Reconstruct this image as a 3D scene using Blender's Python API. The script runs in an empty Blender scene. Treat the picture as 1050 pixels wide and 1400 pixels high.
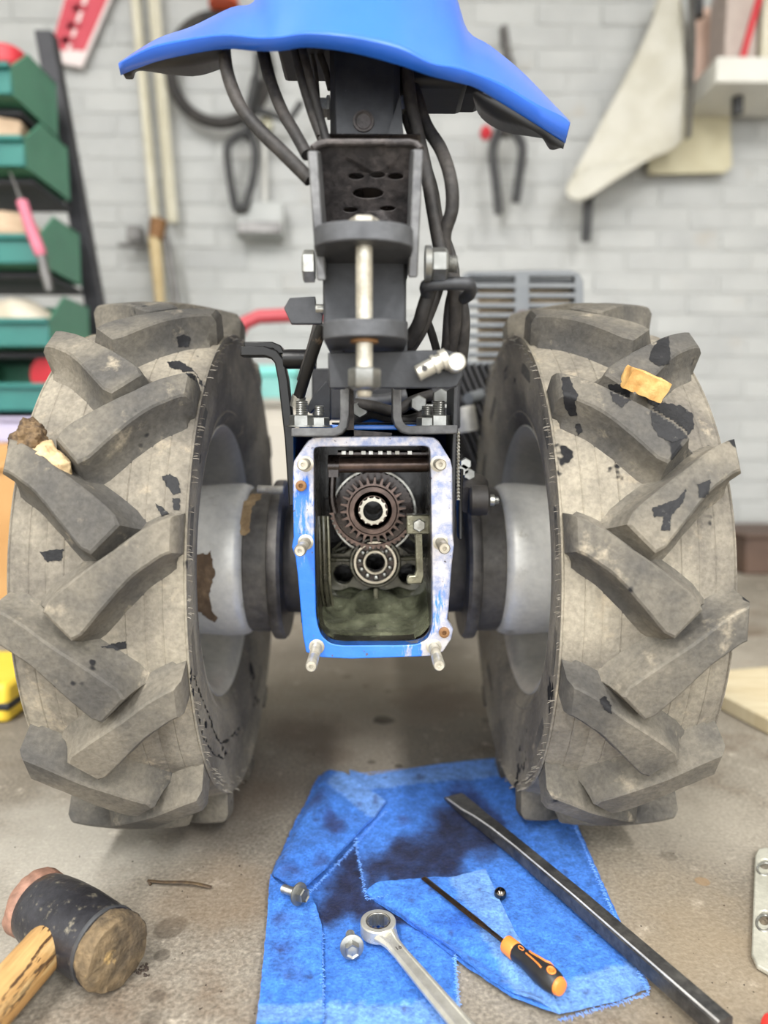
import bpy, bmesh, math, random
from math import sin, cos, pi, radians, sqrt, atan2
from mathutils import Vector, Matrix, Euler, noise
from mathutils.geometry import delaunay_2d_cdt

V = Vector
rnd = random.Random(7)
scn = bpy.context.scene
COL = scn.collection

# ------------------------------------------------------------------ camera
EYE = 0.3887
FPX = 970.0                       # focal length in pixels of the 1050 x 1400 frame
CAM_ROT = Euler((pi/2 - radians(5.9), 0, -radians(0.77)), 'XYZ')
cam_data = bpy.data.cameras.new('camera')
cam = bpy.data.objects.new('camera', cam_data)
COL.objects.link(cam)
cam.location = (0, 0, EYE)
cam.rotation_euler = CAM_ROT
cam_data.sensor_fit = 'VERTICAL'
cam_data.sensor_height = 36
cam_data.lens = 36*FPX/1400
cam_data.clip_start = 0.02
cam_data.dof.use_dof = True
cam_data.dof.focus_distance = 0.555
cam_data.dof.aperture_fstop = (36*FPX/1400)/8.3     # about an 8 mm opening
scn.camera = cam

# ------------------------------------------------------------------ world, lights, exposure
world = bpy.data.worlds.new('overcast_sky')
scn.world = world
world.use_nodes = True
wb = world.node_tree.nodes['Background']
wb.inputs[0].default_value = (0.96, 0.985, 1.0, 1)
wb.inputs[1].default_value = 3.4

def ceiling_lamp(x, y, z, sx, sy, power, col=(1.0, 0.985, 0.96)):
    ld = bpy.data.lights.new('tube_and_fill_light', 'AREA')
    ld.shape = 'RECTANGLE'; ld.size = sx; ld.size_y = sy
    ld.energy = power; ld.color = col
    lo = bpy.data.objects.new('tube_and_fill_light', ld)
    lo.location = (x, y, z)
    COL.objects.link(lo)
ceiling_lamp(-1.0, -0.35, 2.72, 0.25, 1.5, 42)
ceiling_lamp(1.2, -0.35, 2.72, 0.25, 1.5, 22)
ceiling_lamp(-1.0, -1.9, 2.72, 0.25, 1.5, 105)  # rear pair is unseen, added strength fills the front faces
ceiling_lamp(1.2, -1.9, 2.72, 0.25, 1.5, 90)

scn.view_settings.view_transform = 'Standard'
scn.view_settings.look = 'None'
scn.view_settings.gamma = 1.0
scn.view_settings.use_curve_mapping = False
scn.view_settings.exposure = 0.18
scn.cycles.use_denoising = True
scn.cycles.max_bounces = 8

# ------------------------------------------------------------------ placing helpers (real distances along the shop floor)
_R = CAM_ROT.to_matrix()
def ray(px, py):
    return _R @ V(((px-525)/FPX, (700-py)/FPX, -1))
def at(px, py, Y):                # point on the sight line at distance Y
    d = ray(px, py); t = Y/d.y
    return V((d.x*t, Y, EYE + d.z*t))
def gnd(px, py, z=0.0):           # point on the floor (or a height z over it)
    d = ray(px, py); t = (z-EYE)/d.z
    return V((d.x*t, d.y*t, z))
def xz(px, py, Y):
    p = at(px, py, Y); return (p.x, p.z)

# ------------------------------------------------------------------ materials
def lin(c):
    return tuple(((v/255)/12.92 if v/255 <= 0.04045 else ((v/255+0.055)/1.055)**2.4) for v in c) + (1,)

def mk(name, c1, c2=None, scale=20, rough=0.5, metal=0.0, bump=0.15, bscale=90, spots=None, spots2=None,
       stretch=(1, 1, 1), coat=0.0, rvar=0.12, spec=0.5, sheen=0.0, rot=(0, 0, 0), attr=None, bdist=0.002, grit=0.0):
    m = bpy.data.materials.new(name); m.use_nodes = True
    nt = m.node_tree; N = nt.nodes; L = nt.links
    b = N['Principled BSDF']
    tc = N.new('ShaderNodeTexCoord'); oi = N.new('ShaderNodeObjectInfo')
    mu = N.new('ShaderNodeMath'); mu.operation = 'MULTIPLY'; mu.inputs[1].default_value = 13.7
    L.new(oi.outputs['Random'], mu.inputs[0])
    ad = N.new('ShaderNodeVectorMath'); ad.operation = 'ADD'
    L.new(tc.outputs['Object'], ad.inputs[0]); L.new(mu.outputs[0], ad.inputs[1])
    mp = N.new('ShaderNodeMapping'); mp.inputs['Scale'].default_value = stretch; mp.inputs['Rotation'].default_value = rot
    L.new(ad.outputs[0], mp.inputs[0])
    def nz(sc, det=6, ro=0.6, src=mp):
        n = N.new('ShaderNodeTexNoise'); n.inputs['Scale'].default_value = sc
        n.inputs['Detail'].default_value = det; n.inputs['Roughness'].default_value = ro
        L.new(src.outputs[0], n.inputs['Vector']); return n
    def ramp(src, lo, hi):
        r = N.new('ShaderNodeMapRange'); r.inputs[1].default_value = lo; r.inputs[2].default_value = hi
        r.interpolation_type = 'SMOOTHSTEP'; L.new(src, r.inputs[0]); return r.outputs[0]
    def mix(f, a, c):
        x = N.new('ShaderNodeMix'); x.data_type = 'RGBA'
        if isinstance(f, float): x.inputs[0].default_value = f
        else: L.new(f, x.inputs[0])
        for k, s in ((6, a), (7, c)):
            if isinstance(s, tuple): x.inputs[k].default_value = s
            else: L.new(s, x.inputs[k])
        return x.outputs[2]
    n1 = nz(scale)
    if attr:
        at_ = N.new('ShaderNodeAttribute'); at_.attribute_name = attr
        d = mix(ramp(n1.outputs[0], 0.3, 0.7), lin((205, 205, 205)), lin((255, 255, 255)))
        x = N.new('ShaderNodeMix'); x.data_type = 'RGBA'; x.blend_type = 'MULTIPLY'; x.inputs[0].default_value = 1
        L.new(at_.outputs[0], x.inputs[6]); L.new(d, x.inputs[7]); col = x.outputs[2]
    else:
        col = mix(ramp(n1.outputs[0], 0.32, 0.68), lin(c1), lin(c2 or c1))
    for sp in (spots, spots2):
        if sp:
            c, sc, lo, hi = sp[:4]
            s = nz(sc, sp[4] if len(sp) > 4 else 8, 0.65)
            col = mix(ramp(s.outputs[0], lo, hi), col, lin(c))
    nf = nz(bscale, 5, 0.6)
    if grit:
        g = N.new('ShaderNodeMapRange'); g.inputs[1].default_value = 0.34; g.inputs[2].default_value = 0.66; g.inputs[3].default_value = 1-grit; g.inputs[4].default_value = 1+grit*0.6
        L.new(nf.outputs[0], g.inputs[0])
        x = N.new('ShaderNodeMix'); x.data_type = 'RGBA'; x.blend_type = 'MULTIPLY'; x.inputs[0].default_value = 1
        L.new(col, x.inputs[6]); L.new(g.outputs[0], x.inputs[7]); col = x.outputs[2]
    L.new(col, b.inputs['Base Color'])
    b.inputs['Metallic'].default_value = metal
    rr = N.new('ShaderNodeMapRange'); rr.inputs[3].default_value = max(0.03, rough-rvar); rr.inputs[4].default_value = min(1, rough+rvar)
    L.new(n1.outputs[0], rr.inputs[0]); L.new(rr.outputs[0], b.inputs['Roughness'])
    b.inputs['Specular IOR Level'].default_value = spec
    if coat: b.inputs['Coat Weight'].default_value = coat; b.inputs['Coat Roughness'].default_value = 0.08
    if sheen: b.inputs['Sheen Weight'].default_value = sheen
    if bump:
        bp = N.new('ShaderNodeBump'); bp.inputs['Strength'].default_value = bump; bp.inputs['Distance'].default_value = bdist
        L.new(nf.outputs[0], bp.inputs['Height']); L.new(bp.outputs[0], b.inputs['Normal'])
    return m

MT = {}
MT['rubber'] = mk('dusty_rubber', (100, 95, 88), (155, 147, 131), 9, 0.85, 0, 0.4, 260, spots=((32, 32, 34), 15, 0.645, 0.675, 4), spots2=((160, 149, 130), 42, 0.56, 0.74), spec=0.2, grit=0.2)
MT['lug'] = mk('scuffed_rubber', (76, 74, 71), (128, 121, 108), 9, 0.78, 0, 0.4, 260, spots=((33, 33, 35), 13, 0.625, 0.65, 4), spots2=((156, 146, 128), 34, 0.58, 0.76), spec=0.25, grit=0.2)
MT['whisker'] = mk('rubber_whisker', (165, 158, 145), (120, 112, 100), 40, 0.8, 0, 0)
MT['rim'] = mk('silver_paint', (190, 186, 176), (168, 164, 154), 9, 0.42, 0.2, 0.1, 120, spots=((98, 82, 62), 16, 0.64, 0.70), grit=.12)
MT['hub_silver'] = mk('silver_hub_paint', (222, 219, 210), (206, 203, 194), 10, 0.4, 0.2, 0.1, 130, spots=((176, 170, 156), 40, 0.6, 0.72), grit=0.1)
MT['hub_black'] = mk('worn_black_casting', (84, 80, 75), (112, 107, 100), 12, 0.55, 0.2, 0.25, 110, spots=((150, 126, 92), 11, 0.66, 0.72), spots2=((130, 128, 124), 90, 0.68, 0.78), grit=.28)
MT['hub_flange'] = mk('chipped_flange', (74, 70, 66), (122, 117, 110), 18, 0.45, 0.3, 0.25, 90, spots=((138, 110, 88), 14, 0.62, 0.7), grit=.3)
MT['axle_tube'] = mk('dark_axle_casting', (54, 50, 46), (80, 75, 69), 18, 0.6, 0.1, 0.3, 90, grit=.3)
MT['blue'] = mk('blue_paint', (30, 104, 205), (42, 118, 218), 10, 0.32, 0, 0.04, 60, coat=0.3, spots=((30, 52, 92), 30, 0.72, 0.8))
MT['shell'] = mk('blue_plastic', (38, 98, 205), (44, 106, 214), 6, 0.30, 0, 0.02, 60, coat=0.35, rvar=0.06)
MT['liner'] = mk('black_plastic', (30, 31, 34), (42, 43, 46), 20, 0.55, 0, 0.1)
MT['cavity'] = mk('oily_iron', (22, 19, 18), (44, 38, 34), 30, 0.28, 0.3, 0.5, 60, rvar=0.15, coat=0.4, grit=.3)
MT['sump'] = mk('oily_sump_casting', (58, 60, 47), (118, 120, 98), 34, 0.24, 0.25, 0.7, 55, coat=0.6, rvar=0.12, bdist=0.004, grit=.4)
MT['web'] = mk('oily_cast_web', (44, 42, 34), (84, 82, 66), 26, 0.25, 0.3, 0.6, 70, coat=0.6, grit=.35)
MT['gear'] = mk('oiled_gear_steel', (72, 58, 52), (104, 86, 78), 40, 0.33, 0.75, 0.15, 120, coat=0.4, grit=.3)
MT['gear_dark'] = mk('dark_oiled_gear', (40, 34, 32), (66, 56, 52), 40, 0.28, 0.7, 0.15, 120, coat=0.5)
MT['race'] = mk('bearing_steel', (205, 200, 188), (170, 166, 154), 40, 0.2, 0.9, 0.03)
MT['brass'] = mk('oily_yellow_steel', (104, 101, 82), (146, 143, 122), 40, 0.28, 0.5, 0.3, 90, coat=0.4, grit=.3)
MT['zinc'] = mk('zinc_plated_steel', (190, 190, 184), (150, 148, 140), 60, 0.3, 0.85, 0.15, 140, spots=((96, 84, 66), 50, 0.66, 0.76), grit=.25)
MT['zinc_bright'] = mk('bright_zinc', (160, 160, 156), (124, 124, 120), 50, 0.32, 0.8, 0.08, 140)
MT['chrome'] = mk('satin_chrome', (214, 211, 200), (186, 183, 172), 60, 0.3, 0.6, 0.06, 140, spots=((120, 112, 96), 70, 0.7, 0.8))
MT['cream_bolt'] = mk('pale_plated_bolt', (205, 200, 186), (170, 162, 146), 40, 0.38, 0.55, 0.1, 100, spots=((150, 120, 84), 40, 0.66, 0.76), grit=.3)
MT['iron'] = mk('dark_grey_iron', (50, 51, 54), (68, 69, 72), 20, 0.5, 0.3, 0.2, 120, grit=.15)
MT['lug_iron'] = mk('grey_forged_iron', (64, 65, 68), (84, 85, 88), 16, 0.48, 0.3, 0.2, 120, grit=.2)
MT['iron_light'] = mk('worn_grey_edge', (112, 112, 112), (82, 82, 84), 24, 0.5, 0.35, 0.2, 120, grit=.3)
MT['rust_iron'] = mk('rust_tinted_iron', (54, 51, 52), (84, 78, 76), 40, 0.55, 0.2, 0.6, 160, spots=((106, 84, 72), 24, 0.62, 0.78), grit=.4)
MT['column'] = mk('black_painted_column', (34, 35, 38), (52, 53, 56), 12, 0.4, 0.2, 0.15, 90, spots=((112, 112, 114), 60, 0.7, 0.8), grit=.25)
MT['black_gloss'] = mk('chipped_black_enamel', (20, 20, 21), (30, 29, 28), 20, 0.32, 0, 0.15, 90, spots=((98, 84, 70), 40, 0.68, 0.76), spec=0.3)
MT['hose'] = mk('dusty_black_hose', (36, 35, 35), (64, 60, 57), 30, 0.6, 0, 0.3, 200, spec=0.35, grit=.3)
MT['shroud'] = mk('grey_shroud_plastic', (96, 100, 104), (112, 115, 117), 14, 0.5, 0, 0.05)
MT['fin'] = mk('dark_cast_fins', (42, 42, 44), (66, 65, 66), 14, 0.55, 0.2, 0.2, grit=.2)
MT['tan'] = mk('tan_engine_dust', (150, 128, 102), (196, 178, 150), 10, 0.8, 0, 0.2)
MT['rust_plug'] = mk('rusty_plug', (126, 88, 52), (150, 112, 74), 60, 0.6, 0.3, 0.3, grit=.3)

def flange_material():
    m = mk('scraped_blue_flange', (60, 124, 214), (34, 104, 206), 22, 0.4, 0.0, 0.15, 200, stretch=(1, 1, 1))
    nt = m.node_tree; N = nt.nodes; L = nt.links; b = N['Principled BSDF']
    tc = N.new('ShaderNodeTexCoord')
    mp = N.new('ShaderNodeMapping'); mp.inputs['Rotation'].default_value = (0, radians(40), 0); mp.inputs['Scale'].default_value = (1, 1, 0.22)
    L.new(tc.outputs['Object'], mp.inputs[0])
    n = N.new('ShaderNodeTexNoise'); n.inputs['Scale'].default_value = 130; n.inputs['Detail'].default_value = 9; n.inputs['Roughness'].default_value = 0.7
    L.new(mp.outputs[0], n.inputs['Vector'])
    n2 = N.new('ShaderNodeTexNoise'); n2.inputs['Scale'].default_value = 28; n2.inputs['Detail'].default_value = 4
    L.new(tc.outputs['Object'], n2.inputs['Vector'])
    sx = N.new('ShaderNodeSeparateXYZ'); L.new(tc.outputs['Object'], sx.inputs[0])
    g = N.new('ShaderNodeMath'); g.operation = 'MULTIPLY_ADD'; g.inputs[1].default_value = 5.2; g.inputs[2].default_value = 0.1   # the right hand rail is scraped barest
    L.new(sx.outputs[0], g.inputs[0])
    a1 = N.new('ShaderNodeMath'); a1.operation = 'MULTIPLY_ADD'; a1.inputs[1].default_value = 1.5; L.new(n.outputs[0], a1.inputs[0]); L.new(g.outputs[0], a1.inputs[2])
    g2 = N.new('ShaderNodeMath'); g2.operation = 'MULTIPLY_ADD'; g2.inputs[1].default_value = 4.2; g2.inputs[2].default_value = -0.38
    L.new(sx.outputs[2], g2.inputs[0])
    a2 = N.new('ShaderNodeMath'); a2.operation = 'ADD'; L.new(a1.outputs[0], a2.inputs[0]); L.new(g2.outputs[0], a2.inputs[1])
    a3 = N.new('ShaderNodeMath'); a3.operation = 'MULTIPLY_ADD'; a3.inputs[1].default_value = 0.5; L.new(n2.outputs[0], a3.inputs[0]); L.new(a2.outputs[0], a3.inputs[2])
    r = N.new('ShaderNodeMapRange'); r.inputs[1].default_value = 0.95; r.inputs[2].default_value = 1.06; L.new(a3.outputs[0], r.inputs[0])
    old = b.inputs['Base Color'].links[0].from_socket
    x = N.new('ShaderNodeMix'); x.data_type = 'RGBA'; L.new(r.outputs[0], x.inputs[0]); L.new(old, x.inputs[6]); 
    bm_ = N.new('ShaderNodeTexNoise'); bm_.inputs['Scale'].default_value = 95; bm_.inputs['Detail'].default_value = 8; bm_.inputs['Roughness'].default_value = 0.7; L.new(tc.outputs['Object'], bm_.inputs['Vector'])
    br = N.new('ShaderNodeMapRange'); br.inputs[1].default_value = 0.42; br.inputs[2].default_value = 0.62; L.new(bm_.outputs[0], br.inputs[0])
    bc = N.new('ShaderNodeMix'); bc.data_type = 'RGBA'; bc.inputs[6].default_value = lin((196, 192, 194)); bc.inputs[7].default_value = lin((136, 146, 178)); L.new(br.outputs[0], bc.inputs[0]); L.new(bc.outputs[2], x.inputs[7])
    # dark pits
    n3 = N.new('ShaderNodeTexNoise'); n3.inputs['Scale'].default_value = 260; n3.inputs['Detail'].default_value = 3; L.new(tc.outputs['Object'], n3.inputs['Vector'])
    r3 = N.new('ShaderNodeMapRange'); r3.inputs[1].default_value = 0.67; r3.inputs[2].default_value = 0.72; L.new(n3.outputs[0], r3.inputs[0])
    x2 = N.new('ShaderNodeMix'); x2.data_type = 'RGBA'; L.new(r3.outputs[0], x2.inputs[0]); L.new(x.outputs[2], x2.inputs[6]); x2.inputs[7].default_value = lin((84, 78, 84))
    L.new(x2.outputs[2], b.inputs['Base Color'])
    mm = N.new('ShaderNodeMath'); mm.operation = 'MULTIPLY'; mm.inputs[1].default_value = 0.45; L.new(r.outputs[0], mm.inputs[0]); L.new(mm.outputs[0], b.inputs['Metallic'])
    return m
MT['flange'] = flange_material()

# ------------------------------------------------------------------ mesh building
class M:
    def __init__(s): s.v = []; s.f = []
    def add(s, vs, fs):
        o = len(s.v); s.v += [V(p) for p in vs]; s.f += [tuple(i+o for i in f) for f in fs]; return s
    def box(s, c, d, rot=None):
        c = V(c); R = rot.to_matrix() if isinstance(rot, Euler) else (rot or Matrix.Identity(3))
        vs = [c + R @ V((x*d[0]/2, y*d[1]/2, z*d[2]/2)) for x in (-1, 1) for y in (-1, 1) for z in (-1, 1)]
        return s.add(vs, [(0, 1, 3, 2), (4, 6, 7, 5), (0, 4, 5, 1), (2, 3, 7, 6), (0, 2, 6, 4), (1, 5, 7, 3)])
    def tube(s, pts, r, n=12, caps=True, closed=False, flat=1.0):
        pts = [V(p) for p in pts]; k = len(pts)
        rs = r if isinstance(r, (list, tuple)) else [r]*k
        up = None; rings = []
        for i in range(k):
            if closed: t = pts[(i+1) % k]-pts[i-1]
            else: t = pts[min(i+1, k-1)]-pts[max(i-1, 0)]
            t.normalize()
            if up is None:
                a = V((0, 0, 1)) if abs(t.z) < 0.9 else V((1, 0, 0)); up = (a - t*a.dot(t)).normalized()
            else: up = (up - t*up.dot(t)).normalized()
            w = t.cross(up)
            rings.append([pts[i] + (up*cos(2*pi*j/n)*flat + w*sin(2*pi*j/n))*rs[i] for j in range(n)])
        vs = [p for q in rings for p in q]; fs = []
        for i in range(k if closed else k-1):
            a = i*n; b = ((i+1) % k)*n
            for j in range(n): fs.append((a+j, a+(j+1) % n, b+(j+1) % n, b+j))
        if caps and not closed: fs += [tuple(reversed(range(n))), tuple(range((k-1)*n, k*n))]
        return s.add(vs, fs)
    def lathe(s, prof, o, ax, n=24, caps=True, ph=0.0):      # prof: (distance along axis, radius)
        ax = V(ax).normalized(); o = V(o)
        a = V((0, 0, 1)) if abs(ax.z) < 0.9 else V((1, 0, 0)); u = (a-ax*a.dot(ax)).normalized(); w = ax.cross(u)
        vs = [o + ax*d + (u*cos(2*pi*j/n+ph) + w*sin(2*pi*j/n+ph))*r for d, r in prof for j in range(n)]
        fs = []
        for i in range(len(prof)-1):
            for j in range(n): fs.append((i*n+j, i*n+(j+1) % n, (i+1)*n+(j+1) % n, (i+1)*n+j))
        if caps: fs += [tuple(reversed(range(n))), tuple(range((len(prof)-1)*n, len(prof)*n))]
        return s.add(vs, fs)
    def ring(s, outer, inner, fn, d0, d1):                  # two loops of equal length, extruded between d0 and d1
        n = len(outer)
        vs = [fn(p, d) for d in (d0, d1) for lp in (outer, inner) for p in lp]; fs = []
        for j in range(n):
            k = (j+1) % n
            fs += [(j, k, n+k, n+j), (2*n+j, 3*n+j, 3*n+k, 2*n+k), (j, 2*n+j, 2*n+k, k), (n+j, n+k, 3*n+k, 3*n+j)]
        return s.add(vs, fs)
    def plate(s, poly, holes, fn, d0, d1):                   # polygon with holes, extruded
        pts = list(poly); ed = [(i, (i+1) % len(poly)) for i in range(len(poly))]; loops = [list(range(len(poly)))]
        for h in holes:
            o = len(pts); pts += list(h); ed += [(o+i, o+(i+1) % len(h)) for i in range(len(h))]; loops.append(list(range(o, o+len(h))))
        vo, eo, fo, *_ = delaunay_2d_cdt([V((p[0], p[1])) for p in pts], ed, [], 1, 1e-7)
        tri = []
        for f in fo:
            c = sum((vo[i] for i in f), V((0, 0)))/len(f)
            if inside(c, poly) and not any(inside(c, h) for h in holes): tri.append(tuple(f))
        n = len(vo)
        vs = [fn(p, d0) for p in vo] + [fn(p, d1) for p in vo]
        fs = [f for f in tri] + [tuple(i+n for i in reversed(f)) for f in tri]
        cnt = {}
        for f in tri:
            for i in range(len(f)):
                e = (f[i], f[(i+1) % len(f)]); cnt[e] = 1
        for (a, b) in cnt:
            if (b, a) not in cnt: fs.append((b, a, a+n, b+n))
        return s.add(vs, fs)

def inside(p, poly):
    x, y = p[0], p[1]; c = False; j = len(poly)-1
    for i in range(len(poly)):
        xi, yi = poly[i][0], poly[i][1]; xj, yj = poly[j][0], poly[j][1]
        if (yi > y) != (yj > y) and x < (xj-xi)*(y-yi)/(yj-yi+1e-12)+xi: c = not c
        j = i
    return c
def circ(c, r, n=20, ry=None, ph=0):
    ry = ry or r
    return [(c[0]+r*cos(2*pi*i/n+ph), c[1]+ry*sin(2*pi*i/n+ph)) for i in range(n)]
FXZ = lambda p, d: V((p[0], d, p[1]))       # a plate standing across the view
FYZ = lambda p, d: V((d, p[0], p[1]))
FXY = lambda p, d: V((p[0], p[1], d))
def pxy(pts, Y): return [xz(x, y, Y) for x, y in pts]
def fpoly(pts, z=0): return [(gnd(x, y, z).x, gnd(x, y, z).y) for x, y in pts]
def spline(pts, n=8):
    pts = [V(p) for p in pts]; out = []
    for i in range(len(pts)-1):
        p0, p1, p2, p3 = pts[max(i-1, 0)], pts[i], pts[i+1], pts[min(i+2, len(pts)-1)]
        for k in range(n):
            t = k/n
            out.append(0.5*((2*p1)+(p2-p0)*t+(2*p0-5*p1+4*p2-p3)*t*t+(3*p1-p0-3*p2+p3)*t**3))
    out.append(pts[-1]); return out

WL = {}
def thing(name, label, cat, loc=(0, 0, 0), group=None):
    o = bpy.data.objects.new(name, None); COL.objects.link(o); o.location = loc
    o.empty_display_size = 0.02
    WL[o.name] = V(loc); o['label'] = label; o['category'] = cat
    if group: o['group'] = group
    return o
def tag(o, label, cat, group=None):
    o['label'] = label; o['category'] = cat
    if group: o['group'] = group
    return o
def mesh_of(name, m, mat, smooth=35, center=None):
    me = bpy.data.meshes.new(name)
    c = center or V((0, 0, 0))
    me.from_pydata([p-c for p in m.v], [], m.f); me.update()
    bm = bmesh.new(); bm.from_mesh(me)
    bmesh.ops.remove_doubles(bm, verts=bm.verts, dist=1e-6)
    bmesh.ops.recalc_face_normals(bm, faces=bm.faces); bm.to_mesh(me); bm.free()
    if smooth:
        me.shade_smooth(); me.set_sharp_from_angle(angle=radians(smooth))
    me.materials.append(mat)
    return me
def obj(name, m, mat, parent=None, smooth=35, bevel=0, origin=None, label=None, kind=None):
    mat = MT[mat] if isinstance(mat, str) else mat
    if origin is None:
        lo = [min(p[i] for p in m.v) for i in range(3)]; hi = [max(p[i] for p in m.v) for i in range(3)]
        origin = V(((lo[0]+hi[0])/2, (lo[1]+hi[1])/2, lo[2]))
    origin = V(origin)
    me = mesh_of(name, m, mat, smooth, origin)
    o = bpy.data.objects.new(name, me); COL.objects.link(o)
    WL[o.name] = origin
    if parent: o.parent = parent; o.location = origin - WL[parent.name]
    else: o.location = origin
    if bevel:
        b = o.modifiers.new('bevel', 'BEVEL'); b.width = bevel; b.segments = 2; b.limit_method = 'ANGLE'; b.angle_limit = radians(40)
        b.harden_normals = False
    if label: o['label'] = label
    if kind: o['kind'] = kind
    return o
def dup(o, parent, loc, rot=None, scale=None):
    c = o.copy(); COL.objects.link(c); c.parent = parent; c.location = loc
    if rot is not None: c.rotation_euler = rot
    if scale is not None: c.scale = scale
    return c
def hexbolt(m, o, ax, rs, L, rh, hh, washer=0, tip=True):
    """hex head at o pointing back along -ax, threaded shank along ax"""
    o = V(o); ax = V(ax).normalized()
    m.lathe([(-hh, rh*0.88), (-hh*0.85, rh), (0, rh)], o, ax, 6)
    if washer: m.lathe([(0, washer), (0.0012, washer)], o, ax, 20)
    thread(m, o, ax, rs, 0, L)
def thread(m, o, ax, r, a, b, pitch=0.0015, n=14):
    pr = [(a, r*0.8)]; k = max(2, int((b-a)/pitch))
    for i in range(k):
        pr += [(a+(i+0.25)*(b-a)/k, r*0.9), (a+(i+0.75)*(b-a)/k, r)]
    pr.append((b, r*0.8))
    m.lathe(pr, o, ax, n)

# ================================================================== THE ROOM
WALL_Y = 2.6
def floor_material():
    m = mk('worn_concrete', (130, 122, 110), (168, 160, 146), 3.2, 0.8, 0, 0.4, 260, spots=((112, 96, 80), 6, 0.52, 0.74), spots2=((204, 194, 178), 34, 0.58, 0.76), spec=0.25, bdist=0.002, grit=0.3)
    nt = m.node_tree; N = nt.nodes; L = nt.links; b = N['Principled BSDF']
    col = b.inputs['Base Color'].links[0].from_socket
    tc = N.new('ShaderNodeTexCoord')
    nn = N.new('ShaderNodeTexNoise'); nn.inputs['Scale'].default_value = 26; nn.inputs['Detail'].default_value = 5; L.new(tc.outputs['Object'], nn.inputs['Vector'])
    fine = N.new('ShaderNodeTexNoise'); fine.inputs['Scale'].default_value = 330; fine.inputs['Detail'].default_value = 4; L.new(tc.outputs['Object'], fine.inputs['Vector'])
    rf = N.new('ShaderNodeMapRange'); rf.inputs[1].default_value = 0.36; rf.inputs[2].default_value = 0.66; rf.inputs[3].default_value = 0.74; rf.inputs[4].default_value = 1.1; L.new(fine.outputs[0], rf.inputs[0])
    xm = N.new('ShaderNodeMix'); xm.data_type = 'RGBA'; xm.blend_type = 'MULTIPLY'; xm.inputs[0].default_value = 1
    L.new(col, xm.inputs[6]); L.new(rf.outputs[0], xm.inputs[7]); col = xm.outputs[2]
    # old oil drips, grime and pale tones; broad ones under the tractor tune its shade: (spot, radius, colour, strength)
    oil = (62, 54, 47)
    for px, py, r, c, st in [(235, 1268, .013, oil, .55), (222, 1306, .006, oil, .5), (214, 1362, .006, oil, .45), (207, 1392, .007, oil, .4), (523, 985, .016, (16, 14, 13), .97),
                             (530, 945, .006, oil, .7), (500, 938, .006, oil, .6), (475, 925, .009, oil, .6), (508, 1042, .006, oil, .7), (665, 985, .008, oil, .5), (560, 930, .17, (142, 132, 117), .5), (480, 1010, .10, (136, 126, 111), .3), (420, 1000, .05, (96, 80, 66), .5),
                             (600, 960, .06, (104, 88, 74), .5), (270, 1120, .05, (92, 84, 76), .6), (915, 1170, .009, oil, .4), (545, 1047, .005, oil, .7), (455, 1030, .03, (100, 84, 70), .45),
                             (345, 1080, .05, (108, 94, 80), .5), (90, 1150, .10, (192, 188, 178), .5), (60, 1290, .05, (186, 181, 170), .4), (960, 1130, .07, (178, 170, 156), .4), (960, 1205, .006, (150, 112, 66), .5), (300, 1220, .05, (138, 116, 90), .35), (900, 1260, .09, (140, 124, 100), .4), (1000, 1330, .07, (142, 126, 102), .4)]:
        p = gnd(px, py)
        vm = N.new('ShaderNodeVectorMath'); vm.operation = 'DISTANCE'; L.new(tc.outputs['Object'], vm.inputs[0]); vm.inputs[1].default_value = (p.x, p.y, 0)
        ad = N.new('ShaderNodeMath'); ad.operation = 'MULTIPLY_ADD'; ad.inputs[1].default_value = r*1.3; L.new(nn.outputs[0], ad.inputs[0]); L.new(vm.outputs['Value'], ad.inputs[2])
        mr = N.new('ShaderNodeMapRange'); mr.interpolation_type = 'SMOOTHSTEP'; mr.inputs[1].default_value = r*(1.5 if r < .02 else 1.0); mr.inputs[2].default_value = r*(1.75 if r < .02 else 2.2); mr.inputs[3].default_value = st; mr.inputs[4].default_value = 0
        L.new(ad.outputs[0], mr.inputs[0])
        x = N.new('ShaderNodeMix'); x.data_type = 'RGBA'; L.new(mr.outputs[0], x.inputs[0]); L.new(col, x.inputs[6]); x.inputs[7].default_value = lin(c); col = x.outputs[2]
    L.new(col, b.inputs['Base Color'])
    return m
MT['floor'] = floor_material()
MT['paint'] = mk('white_painted_brick', (166, 167, 166), (182, 183, 181), 2.6, 0.6, 0, 0.3, 40, spots=((172, 166, 157), 3.5, 0.60, 0.8), bdist=0.004)
MT['mortar'] = mk('white_painted_mortar', (170, 171, 169), (182, 183, 181), 4, 0.7, 0, 0.3, 50)  # slightly paler than the bricks to offset shade in the joints
MT['plaster'] = mk('pale_plaster', (206, 205, 200), (214, 213, 208), 2, 0.8, 0, 0.1)

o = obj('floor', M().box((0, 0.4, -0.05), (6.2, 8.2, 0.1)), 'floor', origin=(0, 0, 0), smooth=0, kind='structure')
back = obj('wall_back', M().box((0, WALL_Y+0.12, 1.4), (6.0, 0.2, 2.8)), 'mortar', smooth=0, kind='structure')
obj('wall_left', M().box((-3.0, 0.4, 1.4), (0.2, 6.2, 2.8)), 'plaster', smooth=0, kind='structure')
obj('wall_right', M().box((3.0, 0.4, 1.4), (0.2, 6.2, 2.8)), 'plaster', smooth=0, kind='structure')
obj('ceiling', M().box((0, 0.2, 2.85), (6.2, 5.8, 0.1)), 'plaster', smooth=0, kind='structure')
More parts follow.
